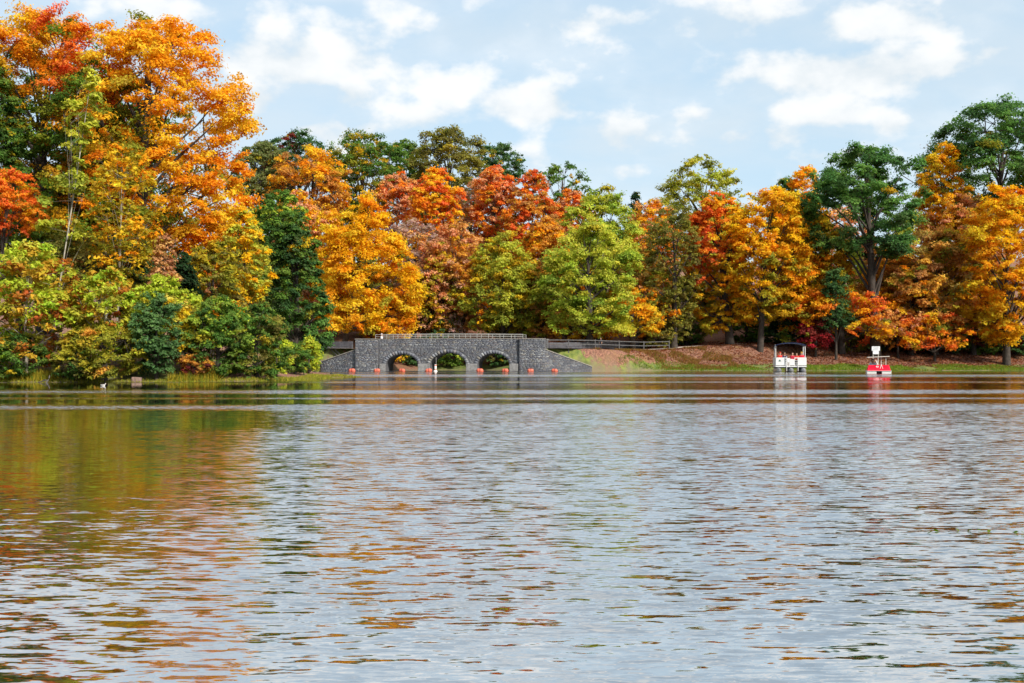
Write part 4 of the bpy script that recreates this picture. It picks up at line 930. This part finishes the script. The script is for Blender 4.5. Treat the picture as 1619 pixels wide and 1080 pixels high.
# ------------------------------------------------------------------ people
SKIN = [pmat('skin_light', (.50, .30, .21), .55), pmat('skin_tan', (.32, .18, .11), .55)]
MATS = {}
def cloth(rgb):
    k = tuple(rgb)
    if k not in MATS: MATS[k] = pmat('cloth_%d_%d_%d' % k, srgb(*rgb) * .85, .85, .18, 9.0)
    return MATS[k]
def person(label, loc_, rz, pose, shirt, legs, hair, vest=None, scale=1.0, skin=0, cap=False):
    J, E, Rr, Kind = {}, [], {}, {}
    def j(n, p, r, kind, parent=None):
        J[n] = p; Rr[n] = r; Kind[n] = kind
        if parent: E.append((parent, n))
    sit = pose == 'sit'; z0 = 0.0 if sit else .93
    j('pelvis', (0, 0, z0 + .06), .145, 'l'); j('waist', (0, .01, z0 + .22), .135, 's', 'pelvis'); j('chest', (0, .01, z0 + .42), .155, 's', 'waist')
    j('neck', (0, 0, z0 + .56), .06, 'k', 'chest'); j('jaw', (0, -.02, z0 + .64), .082, 'k', 'neck'); j('head', (0, -.005, z0 + .74), .100, 'k', 'jaw'); j('crown', (0, .01, z0 + .815), .07, 'k', 'head')
    for sx, n in ((-1, 'a'), (1, 'b')):
        j('sh' + n, (sx * .19, .01, z0 + .49), .068, 's', 'chest')
        if sit:
            j('el' + n, (sx * .26, -.05, z0 + .24), .048, 's', 'sh' + n); j('wr' + n, (sx * .17, -.26, z0 + .16), .034, 'k', 'el' + n); j('hd' + n, (sx * .14, -.34, z0 + .155), .034, 'k', 'wr' + n)
            j('hip' + n, (sx * .10, -.05, z0 + .05), .095, 'l', 'pelvis'); j('kn' + n, (sx * .13, -.46, z0 + .05), .066, 'l', 'hip' + n); j('an' + n, (sx * .12, -.44, z0 - .36), .045, 'l', 'kn' + n); j('to' + n, (sx * .13, -.60, z0 - .41), .04, 'f', 'an' + n)
        else:
            sw = sx * .09
            j('el' + n, (sx * .25, .03 + sw * .4, z0 + .22), .048, 's', 'sh' + n); j('wr' + n, (sx * .26, -.06 + sw, z0 - .02), .034, 'k', 'el' + n); j('hd' + n, (sx * .25, -.09 + sw, z0 - .11), .036, 'k', 'wr' + n)
            j('hip' + n, (sx * .10, 0, z0 - .02), .095, 'l', 'pelvis'); j('kn' + n, (sx * .10, -.02 - sw, z0 - .45), .066, 'l', 'hip' + n); j('an' + n, (sx * .10, .04 - sw * 1.6, z0 - .85), .045, 'l', 'kn' + n); j('to' + n, (sx * .10, -.12 - sw * 1.6, z0 - .89), .04, 'f', 'an' + n)
    names = list(J); me = bpy.data.meshes.new('skeleton')
    me.from_pydata([J[n] for n in names], [(names.index(a), names.index(b)) for a, b in E], [])
    tmp = bpy.data.objects.new('skeleton', me); C.objects.link(tmp)
    md = tmp.modifiers.new('skin', 'SKIN'); md.use_smooth_shade = True
    for i, n in enumerate(names):
        sv = me.skin_vertices[0].data[i]; r = Rr[n]; sv.radius = (r * (1.15 if n in ('chest', 'waist', 'pelvis') else 1), r * (.8 if n in ('chest', 'waist', 'pelvis') else 1)); sv.use_root = n == 'pelvis'
    sb = tmp.modifiers.new('sub', 'SUBSURF'); sb.levels = 2; sb.render_levels = 2
    dg = bpy.context.evaluated_depsgraph_get(); bme = bpy.data.meshes.new_from_object(tmp.evaluated_get(dg))
    bpy.data.objects.remove(tmp, do_unlink=True)
    bme.materials.clear()
    for m_ in (SKIN[skin], cloth(shirt), cloth(legs), cloth((40, 36, 34))): bme.materials.append(m_)
    mi = {'k': 0, 's': 1, 'l': 2, 'f': 3}
    cc = np.zeros(len(bme.polygons) * 3, np.float32); bme.polygons.foreach_get('center', cc); cc = cc.reshape(-1, 3)
    dist = []
    for pa, pb in E:
        p = np.array(J[pa]); q = np.array(J[pb]); t = np.clip(((cc - p) @ (q - p)) / np.dot(q - p, q - p), 0, 1); dist.append(np.linalg.norm(cc - p - t[:, None] * (q - p), axis=1))
    kinds = np.array([mi[Kind[pb]] for pa, pb in E], np.int32)
    bme.polygons.foreach_set('material_index', kinds[np.argmin(np.array(dist), 0)])
    root = empty('person', loc_, rz); root.scale = (scale,) * 3
    tag(root, label, 'person')
    link('body', bme, root)
    bm = bmesh.new(); bmesh.ops.create_uvsphere(bm, u_segments=16, v_segments=10, radius=1)
    for v in bm.verts:
        x, y, z = v.co
        if not cap and y < -.25 and z < .35: y = -.25 + (y + .25) * .3
        if z < -.55: z = -.55
        v.co = (x * .112, y * .122 + .018, z * .115 + z0 + .765)
    h = link('hat' if cap else 'hair', bm_mesh('hair', bm, cloth(hair), smooth=True), root)
    bm = bmesh.new(); bmesh.ops.create_cone(bm, cap_ends=True, segments=8, radius1=.02, radius2=.006, depth=.035, matrix=Matrix.Translation((0, -.112, z0 + .70)) @ Matrix.Rotation(math.pi / 2, 4, 'X'))
    link('nose', bm_mesh('nose', bm, SKIN[skin], smooth=True), root)
    if vest:
        bm = bmesh.new()
        for sx in (-1, 1):
            prof = [(.0, -.165), (.14, -.16), (.215, -.08), (.225, .06), (.15, .15), (.0, .165)]
            lo, hi = z0 + .10, z0 + .50
            rows = []
            for z, k in ((lo, .95), (lo + .2, 1.05), (hi - .06, 1.0), (hi + .03, .72)):
                rows.append([bm.verts.new((sx * (x_ * k + .004), y_ * k + .01, z)) for x_, y_ in prof])
            for r0, r1 in zip(rows[:-1], rows[1:]):
                for i in range(5): bm.faces.new((r0[i], r0[i + 1], r1[i + 1], r1[i]))
            bm.faces.new(rows[0]); bm.faces.new(rows[-1])
        link('life_vest', bm_mesh('life_vest', bm, cloth(vest), smooth=False), root)
    return root

# ------------------------------------------------------------------ pontoon boat
def pontoon_boat():
    Y = 102.6; X = (1250.5 - CX) * Y / F; rz = -math.atan(.185)
    R = empty('pontoon_boat', (X, Y, 0), rz); tag(R, 'white pontoon boat with navy sun top carrying people in red vests', 'boat')
    white = pmat('boat_white', (.80, .80, .78), .4, .06, 3.0); alu = pmat('pontoon_aluminium', (.55, .56, .57), .35, .2, 3.0, metallic=.6)
    navy = pmat('canopy_navy', srgb(28, 44, 84), .8, .2, 4.0); dark = pmat('deck_dark', (.05, .05, .06), .8); green = pmat('emblem_green', srgb(30, 84, 66), .5)
    seatm = pmat('seat_vinyl', (.42, .40, .38), .6, .1, 4)
    for x in (-1.08, 0.0, 1.08):
        r = .27; tubes = [([(x, -.55, .34), (x, -.45, .28), (x, -.2, .20), (x, .15, .15), (x, 2.6, .15), (x, 5.3, .15), (x, 5.32, .15)], [.02, .09, .2, r, r, r, .02])]
        link('pontoon', tubes_mesh('pontoon', tubes, alu, 14), R)
    box_part('deck', (-1.36, -.1, .46), (1.36, 5.4, .56), white, R, .015)
    box_part('deck_underside', (-1.25, .1, .36), (1.25, 5.2, .457), dark, R)
    def panel(lo, hi):
        p = box_part('rail_panel', lo, hi, white, R, .012); return p
    zb, zt = .62, 1.28
    p1 = panel((-1.33, -.02, zb), (-.52, .03, zt))
    bm = bmesh.new()    # small dark green tree emblem
    for k, (w, z0, z1) in enumerate(((.13, .98, 1.08), (.08, 1.06, 1.14))):
        vs_ = [bm.verts.new((-.98 - w, -.0405 - k * .002, z0)), bm.verts.new((-.98 + w, -.0405 - k * .002, z0)), bm.verts.new((-.98, -.0405 - k * .002, z1))]; bm.faces.new(vs_)
    link('emblem', bm_mesh('emblem', bm, green), p1)
    panel((-.10, -.02, zb), (.30, .03, 1.18)); panel((.62, -.02, zb), (1.33, .03, zt))
    for x in (-1.34, 1.34): panel((x - .025, .06, zb), (x + .025, 5.3, zt))
    panel((-1.3, 5.3, zb), (1.3, 5.35, zt))
    for x in (-.50, -.34, -.12, .32, .60):
        bar_part('rail_post', (x, 0, .55), (x, 0, 1.30), .022, white, R)
    for (a, b) in ((-.50, -.34), (.32, .60)):
        for z in (1.26, 1.06, .84, .66): bar_part('gate_bar', (a, 0, z), (b, 0, z), .018, white, R, 6)
    for a, b in (((-1.34, 0, 1.30), (-.34, 0, 1.30)), ((.30, 0, 1.30), (1.34, 0, 1.30)), ((-1.34, .02, 1.30), (-1.34, 5.3, 1.30)), ((1.34, .02, 1.30), (1.34, 5.3, 1.30))):
        bar_part('top_rail', a, b, .025, white, R)
    for x in (-.38, .62): bar_part('ladder_leg', (x, -.14, .10), (x, -.14, 1.42 if x < 0 else .6), .03, white, R)
    for x in (-1.3, 1.3):
        for y in (.9, 3.4): bar_part('canopy_post', (x, y, 1.3), (x, y, 2.46), .035, white, R)
        bar_part('canopy_brace', (x, .9, 1.9), (x, 1.9, 2.5), .016, white, R, 6)
    n = 12; V = []; Q = []
    for k, dz in enumerate((0, .05)):
        for yy in (.55, 1.6, 2.7, 3.8):
            for i in range(n + 1):
                u = i / n * 2 - 1; V.append((u * 1.38, yy, 2.38 + .24 * (1 - abs(u) ** 2.6) + dz))
    m_ = 4 * (n + 1)
    for r_ in range(3):
        for i in range(n):
            a = r_ * (n + 1) + i; Q.append((a, a + 1, a + n + 2, a + n + 1)); Q.append((m_ + a, m_ + a + n + 1, m_ + a + n + 2, m_ + a + 1))
    for i in range(n):
        Q.append((i, m_ + i, m_ + i + 1, i + 1)); e = 3 * (n + 1); Q.append((e + i, e + i + 1, m_ + e + i + 1, m_ + e + i))
    link('canopy', np_mesh('canopy', V, Q, navy, smooth=False), R)
    box_part('bench', (-1.25, .5, .56), (-.35, 1.1, 1.0), seatm, R, .03); box_part('bench', (.0, .5, .56), (1.25, 1.1, 1.0), seatm, R, .03)
    box_part('bench', (-1.25, 3.2, .56), (1.25, 3.8, .90), seatm, R, .03)
    box_part('helm_console', (.35, 2.0, .56), (.95, 2.4, 1.2), white, R, .03)
    def at_boat(x, y, z): return (R.matrix_world @ Vector((x, y, z))) if False else Vector((X + x * math.cos(rz) - y * math.sin(rz), Y + x * math.sin(rz) + y * math.cos(rz), z))
    red, pink = (222, 36, 40), (226, 48, 96)
    person('person in orange red life vest at the left end of the pontoon boat', at_boat(-.92, .75, 1.03), rz, 'sit', (200, 60, 50), (50, 54, 70), (190, 70, 50), (226, 62, 44), .94, 0, True)
    person('person in dark purple jacket sitting second in the pontoon boat', at_boat(-.52, .75, 1.03), rz + .2, 'sit', (52, 40, 76), (40, 40, 50), (38, 30, 34), None, .92, 1)
    person('person in pink red vest sitting at the middle of the pontoon boat', at_boat(.18, .75, 1.03), rz + .1, 'sit', (150, 40, 60), (46, 50, 66), (70, 40, 40), (200, 34, 60), .88, 0)
    person('person in red vest and orange top in the pontoon boat', at_boat(.55, .75, 1.03), rz - .1, 'sit', (230, 110, 40), (40, 44, 56), (60, 44, 34), red, .82, 0)
    person('person in bright red vest at the right end of the pontoon boat', at_boat(.98, .78, 1.03), rz - .15, 'sit', pink, (56, 60, 76), (200, 150, 60), (230, 30, 50), .95, 0, True)
pontoon_boat()

# ------------------------------------------------------------------ pedal boat
def pedal_boat():
    Y = 89.4; X = (1390 - CX) * Y / F; rz = -math.atan(.27)
    R = empty('pedal_boat', (X, Y, 0), rz); tag(R, 'red and white pedal boat with thin white sunshade and two riders', 'boat')
    white = pmat('pedal_hull_white', (.82, .80, .76), .4, .08, 3.0); red = pmat('pedal_deck_red', srgb(224, 22, 52), .35, .08, 3.0); dark = pmat('pedal_dark', (.02, .02, .022), .7)
    cream = pmat('sunshade_cream', (.74, .68, .60), .6, .1, 3.0)
    def loft(name, rows, mat, parent=R):
        bm = bmesh.new(); rr = [[bm.verts.new(p) for p in r] for r in rows]; n = len(rows[0])
        for a, b in zip(rr[:-1], rr[1:]):
            for i in range(n): bm.faces.new((a[i], a[(i + 1) % n], b[(i + 1) % n], b[i]))
        bm.faces.new(rr[0]); bm.faces.new(rr[-1][::-1])
        return link(name, bm_mesh(name, bm, mat, bevel=.015), parent)
    for sx in (-1, 1):
        xa, xb = sx * .20, sx * .90
        loft('hull', [[(xa, y, z0), (xb, y, z0), (xb + sx * .02, y, .24), (xa, y, .24)] for y, z0 in ((-.05, .0), (.25, -.10), (2.2, -.10), (2.5, .02))], white)
    box_part('tunnel', (-.195, .2, -.05), (.195, 2.2, .20), dark, R)
    loft('front_cowl', [[(-.88, -.08, .245), (.88, -.08, .245), (.80, .16, .42), (-.80, .16, .42)], [(-.88, .9, .245), (.88, .9, .245), (.76, .6, .70), (-.76, .6, .70)]], red)
    box_part('gunwale', (-.93, -.10, .222), (.93, 2.52, .243), white, R, .008)
    for sx in (-1, 1): loft('side_cowl', [[(sx * .90, .9, .245), (sx * .72, .9, .245), (sx * .72, .9, .66), (sx * .80, .9, .66)], [(sx * .90, 2.4, .245), (sx * .72, 2.4, .245), (sx * .72, 2.4, .44), (sx * .82, 2.4, .44)]], red)
    box_part('seat', (-.70, 1.35, .245), (-.04, 1.75, .36), white, R, .03); box_part('seat', (.04, 1.35, .245), (.70, 1.75, .36), white, R, .03)
    box_part('seat_back', (-.70, 1.76, .30), (-.04, 1.84, .78), white, R, .03); box_part('seat_back', (.04, 1.76, .30), (.70, 1.84, .62), white, R, .03)
    bm = bmesh.new(); box(bm, (-.86, .35, -.025), (.80, 2.05, .03)); bm.transform(Matrix.Translation((0, 0, 1.33)) @ Matrix.Rotation(math.radians(-2.6), 4, 'Y'))
    link('sunshade', bm_mesh('sunshade', bm, cream, bevel=.012), R)
    for a, b in (((-.10, .62, .66), (-.10, .62, 1.31)), ((.17, .62, .66), (.19, .62, 1.32)), ((-.6, 1.85, .7), (-.6, 1.85, 1.29)), ((.6, 1.85, .58), (.6, 1.85, 1.34)), ((-.32, .6, 1.3), (-.10, .45, .72))):
        bar_part('shade_post', a, b, .022, white, R, 7)
    V, Q = [], []
    n = 16
    for i in range(n):
        a = i / n * 6.283
        for rr, dz in ((.06, 0), (.10, 0)): V.append((-.12 + rr * math.cos(a), 0.28 + rr * math.sin(a) * .72 - .03, .53 + rr * math.sin(a) * .6 + .03))
    for i in range(n): k = (i + 1) % n; Q.append((2 * i, 2 * i + 1, 2 * k + 1, 2 * k))
    link('deck_ring', np_mesh('deck_ring', V, Q, white), R)
    for x in (.08, .28): bar_part('bow_rail', (x, .08, .40), (.18, .5, .74), .018, white, R, 6)
    def at_boat(x, y, z): return Vector((X + x * math.cos(rz) - y * math.sin(rz), Y + x * math.sin(rz) + y * math.cos(rz), z))
    person('person in light blue shirt on the left seat of the pedal boat', at_boat(-.42, 1.5, .36), rz, 'sit', (176, 216, 226), (60, 66, 84), (30, 24, 24), None, .95, 1)
    person('small dark haired person on the right seat of the pedal boat', at_boat(.34, 1.5, .34), rz, 'sit', (70, 44, 52), (50, 50, 60), (30, 22, 22), None, .72, 1)
pedal_boat()

# ------------------------------------------------------------------ people ashore, sign
person('person in white on the bridge behind the railing near its left end', (-13.1, 114.6, 2.345), 1.2, 'stand', (232, 230, 234), (96, 100, 120), (214, 206, 210), None, .80, 0)
px_ = at(950, 548, 120.4)
person('person in dark navy clothes walking on the path behind the rail fence', (px_.x, 120.4, gz(px_.x, 120.4) + .03), -1.3, 'stand', (26, 32, 60), (28, 30, 46), (24, 20, 22), None, .74, 0)
def sign():
    Y = 119.4; X = (1384.5 - CX) * Y / F; z = gz(X, Y)
    R = empty('notice_board', (X, Y, z)); tag(R, 'white notice board on two posts on the grass behind the pedal boat', 'sign')
    w = pmat('sign_white', (.72, .73, .74), .5, .08, 4.0); ink = pmat('sign_ink', (.22, .23, .26), .6); pm = pmat('sign_post', (.62, .58, .50), .8, .2, 5)
    for x in (-.27, .27): bar_part('post', (x, 0, -.4), (x, 0, 2.56 - z), .035, pm, R, 6)
    up = box_part('board', (-.43, -.07, 2.08 - z), (.43, -.04, 2.54 - z), w, R, .01)
    lo = box_part('board', (-.32, -.068, 1.72 - z), (.32, -.04, 2.06 - z), w, R, .01)
    for k, (x0, x1) in enumerate(((-.32, .30), (-.26, .26), (-.34, .2))):
        box_part('text_line', (x0, -.076, 2.44 - z - k * .12), (x1, -.0715, 2.475 - z - k * .12), ink, up)
sign()

# ------------------------------------------------------------------ small things on the near bank
ROCKP = pmat('rock_pale', (.46, .40, .33), .9, .35, 5.0, bump=.5); ROCKD = pmat('rock_dark', (.035, .034, .036), .85, .4, 5.0, bump=.5)
def rock(label, px, py, w, h, mat, seed):
    Y = EYE * F / (py - HY); x = (px - CX) * Y / F; rng = np.random.default_rng(seed)
    bm = bmesh.new(); bmesh.ops.create_icosphere(bm, subdivisions=2, radius=1)
    for v in bm.verts:
        k = 1 + rng.normal() * .10; v.co = (v.co.x * w * k, v.co.y * w * .7 * k, max(-.5, v.co.z) * h * k)
    tag(link('rock', bm_mesh('rock', bm, mat)), label, 'rock').location = (x, Y, max(0, gz(x, Y)) + h * .25)
rock('pale flat stone at the waterline under the olive bush', 118, 603.5, .30, .07, ROCKP, 1)
rock('pale flat stone at the waterline by the yellow grass', 282, 603, .28, .08, ROCKP, 2)
rock('dark boulder at the tip of the near bank', 483, 594.5, .42, .26, ROCKD, 3)
rock('small dark stone on the mud spit', 497, 596, .16, .10, ROCKD, 4)
rock('tiny dark stone near the end of the mud spit', 524, 596.3, .10, .09, ROCKD, 5)
Y = 54.4; x = (216 - CX) * Y / F
b = box_part('concrete_block', (-.23, -.15, -.1), (.23, .15, .17), pmat('block_pinkish', (.26, .17, .14), .9, .35, 6.0, bump=.4), None, .03)
b.location = (x, Y, .06); b.rotation_euler = (0.04, .06, .12); tag(b, 'pinkish concrete block at the water under the blue green bush', 'block')
tag(link('driftwood', tubes_mesh('driftwood', [([(0, 0, -.05), (.10, .02, .10), (.17, .0, .24), (.19, .02, .36)], [.045, .04, .03, .012]), ([(.1, .02, .1), (-.04, .05, .12), (-.2, .05, .06), (-.4, .1, .0)], [.03, .03, .025, .015])], BARK_GREY, 7)),
    'bleached driftwood snag sticking up at the left waterline', 'driftwood').location = ((72 - CX) * 52.6 / F, 52.6, 0)
def duck():
    Yd = 45.5; r = empty('duck', ((163 - CX) * Yd / F, Yd, 0), .3); r.scale = (.5,) * 3; tag(r, 'small white and grey duck swimming near the left bank', 'duck')
    wm = pmat('duck_white', (.72, .70, .66), .7, .15, 9.0); gm = pmat('duck_grey', (.22, .19, .16), .7, .3, 12.0); bl = pmat('duck_bill', (.5, .28, .05), .5)
    bd = link('body', tubes_mesh('body', [([(-.20, 0, .11), (-.15, 0, .085), (-.06, 0, .06), (.05, 0, .055), (.12, 0, .07), (.15, 0, .12), (.155, 0, .17), (.165, 0, .20), (.19, 0, .205), (.205, 0, .20)],
                                            [.012, .05, .085, .09, .07, .04, .032, .042, .036, .012])], wm, 12), r)
    for sy in (-1, 1): link('wing', tubes_mesh('wing', [([(-.17, sy * .05, .11), (-.08, sy * .075, .10), (.03, sy * .078, .09), (.08, sy * .06, .08)], [.008, .03, .038, .01])], gm, 8), r)
    link('bill', tubes_mesh('bill', [([(.195, 0, .198), (.225, 0, .19), (.25, 0, .188)], [.018, .014, .006])], bl, 6), r)
duck()

# ------------------------------------------------------------------ ground cover
def blades(name, label_kind, n, sampler, hmin, hmax, cols, width, seed):
    rng = np.random.default_rng(seed)
    P = sampler(rng, n); n = len(P)
    h = rng.uniform(hmin, hmax, n); a = rng.random(n) * 6.283; l = rng.normal(size=(n, 2)) * .35
    d = np.stack([np.cos(a), np.sin(a), 0 * a], 1) * (width * (.6 + .8 * rng.random(n)))[:, None]
    tip = P + np.stack([l[:, 0] * h, l[:, 1] * h, h], 1)
    V = np.stack([P - d, P + d, tip], 1).reshape(-1, 3)
    cc = np.array(cols)[rng.integers(0, len(cols), n)] * (1 + rng.normal(size=(n, 1)) * .18)
    o = link(name, np_mesh(name, V, np.arange(n * 3).reshape(n, 3), LEAF, np.clip(cc, .004, .9))); o['kind'] = 'stuff'
def shore_sampler(x0, x1, y0, y1, d0, d1, keep=lambda x, y, d: np.ones(len(x), bool)):
    def f(rng, n):
        out = []; m_ = 0
        while m_ < n:
            x = rng.uniform(x0, x1, n); y = rng.uniform(y0, y1, n); d = lake_distance(x, y)
            ok = (d > d0) & (d < d1) & keep(x, y, d) & (path_distance(x, y)[0] > 1.9); x, y = x[ok], y[ok]
            out.append(np.stack([x, y, ground(x, y) - .02], 1)); m_ += len(x)
        return np.concatenate(out)[:n]
    return f
turf = [srgb(120, 160, 46) * .8, srgb(96, 142, 42) * .8, srgb(150, 174, 60) * .8, srgb(176, 176, 74) * .75]
dry = [srgb(190, 150, 80) * .7, srgb(170, 128, 76) * .7, srgb(146, 142, 62) * .65, srgb(184, 118, 78) * .65]
blades('shore_grass', 'g', 26000, shore_sampler(10.5, 66, 114, 128, .05, 3.0, lambda x, y, d: np.sin(x * 1.1) + np.sin(x * .37 + d) + 2.2 - d * .9 - np.where(x < 15, 2.0 * d, 0) > 0), .05, .20, turf, .03, 1)
blades('dry_grass', 'g', 12000, shore_sampler(6, 24, 114.5, 128, .5, 8.0, lambda x, y, d: np.sin(x * 1.3 + y) + np.sin(y * 1.7 - x * .6) > .0), .06, .28, dry, .03, 2)
blades('bank_grass', 'g', 12000, shore_sampler(-32, -9.2, 50, 74, -.05, 0.9), .04, .16, [srgb(176, 178, 60) * .8, srgb(150, 164, 56) * .8, srgb(196, 182, 84) * .8], .02, 3)
blades('tall_bank_grass', 'g', 5000, shore_sampler(-32, -13, 50, 60, .2, 1.6, lambda x, y, d: (np.abs(x + 15.4) < 1.1) | (x < -21.6)), .2, .5, [srgb(204, 178, 60) * .8, srgb(188, 170, 60) * .8, srgb(150, 164, 60) * .8], .018, 4)
blades('wing_slope_grass', 'g', 3000, shore_sampler(-22, -15, 112, 118, -.5, 4.0), .05, .22, dry, .03, 5)
def fallen(name, n, sampler, size, cols, seed, lift=.03):
    rng = np.random.default_rng(seed); P = sampler(rng, n); n = len(P); P[:, 2] += lift + .02
    nr = np.array([0, 0, 1.0]) + rng.normal(size=(n, 3)) * .45; nr /= np.linalg.norm(nr, axis=1)[:, None]
    a = np.cross(nr, rng.normal(size=(n, 3))); a /= np.linalg.norm(a, axis=1)[:, None]; b = np.cross(nr, a)
    s = size * (.6 + .8 * rng.random(n)); A = a * s[:, None] * .6; B = b * s[:, None] * .45
    V = np.stack([P - A, P + B, P + A, P - B], 1).reshape(-1, 3)
    cc = np.array(cols)[rng.integers(0, len(cols), n)] * (1 + rng.normal(size=(n, 1)) * .2)
    o = link(name, np_mesh(name, V, np.arange(n * 4).reshape(n, 4), LEAF, np.clip(cc, .004, .9))); o['kind'] = 'stuff'
brown = [srgb(176, 104, 76) * .7, srgb(150, 84, 62) * .7, srgb(196, 136, 100) * .7, srgb(136, 72, 52) * .7, srgb(190, 118, 66) * .7, srgb(110, 66, 50) * .7]
fallen('fallen_leaves', 38000, shore_sampler(4, 66, 114.5, 137, 1.0, 17, lambda x, y, d: ((x > 14) & (d > 2.4)) | (np.sin(x * 2.1) + np.sin(y * 1.7) > -.3)), .13, brown, 11)
fallen('fallen_leaves', 2500, shore_sampler(-22, -15, 112, 119, -.5, 4.0), .13, brown, 12)
def water_sampler(x0, x1, y0, y1, f=None):
    def g_(rng, n):
        x = rng.uniform(x0, x1, n); y = rng.uniform(y0, y1, n)
        if f is not None: k = f(x, y); x, y = x[k], y[k]
        return np.stack([x, y, np.full(len(x), -.035)], 1)
    return g_
fallen('floating_weed', 90, water_sampler(2.35, 3.2, 6.45, 6.75, lambda x, y: np.abs(y - 6.62 + .05 * np.sin(x * 9)) < .05), .03, [srgb(120, 150, 40) * .7, srgb(150, 170, 60) * .7], 14, .025)
tree('shrub', 'small dark green bush on the grassy bank below the rail fence', S, 1006, 562, 583, 7, 120.2, 'darkgreen', 'dome', 98)
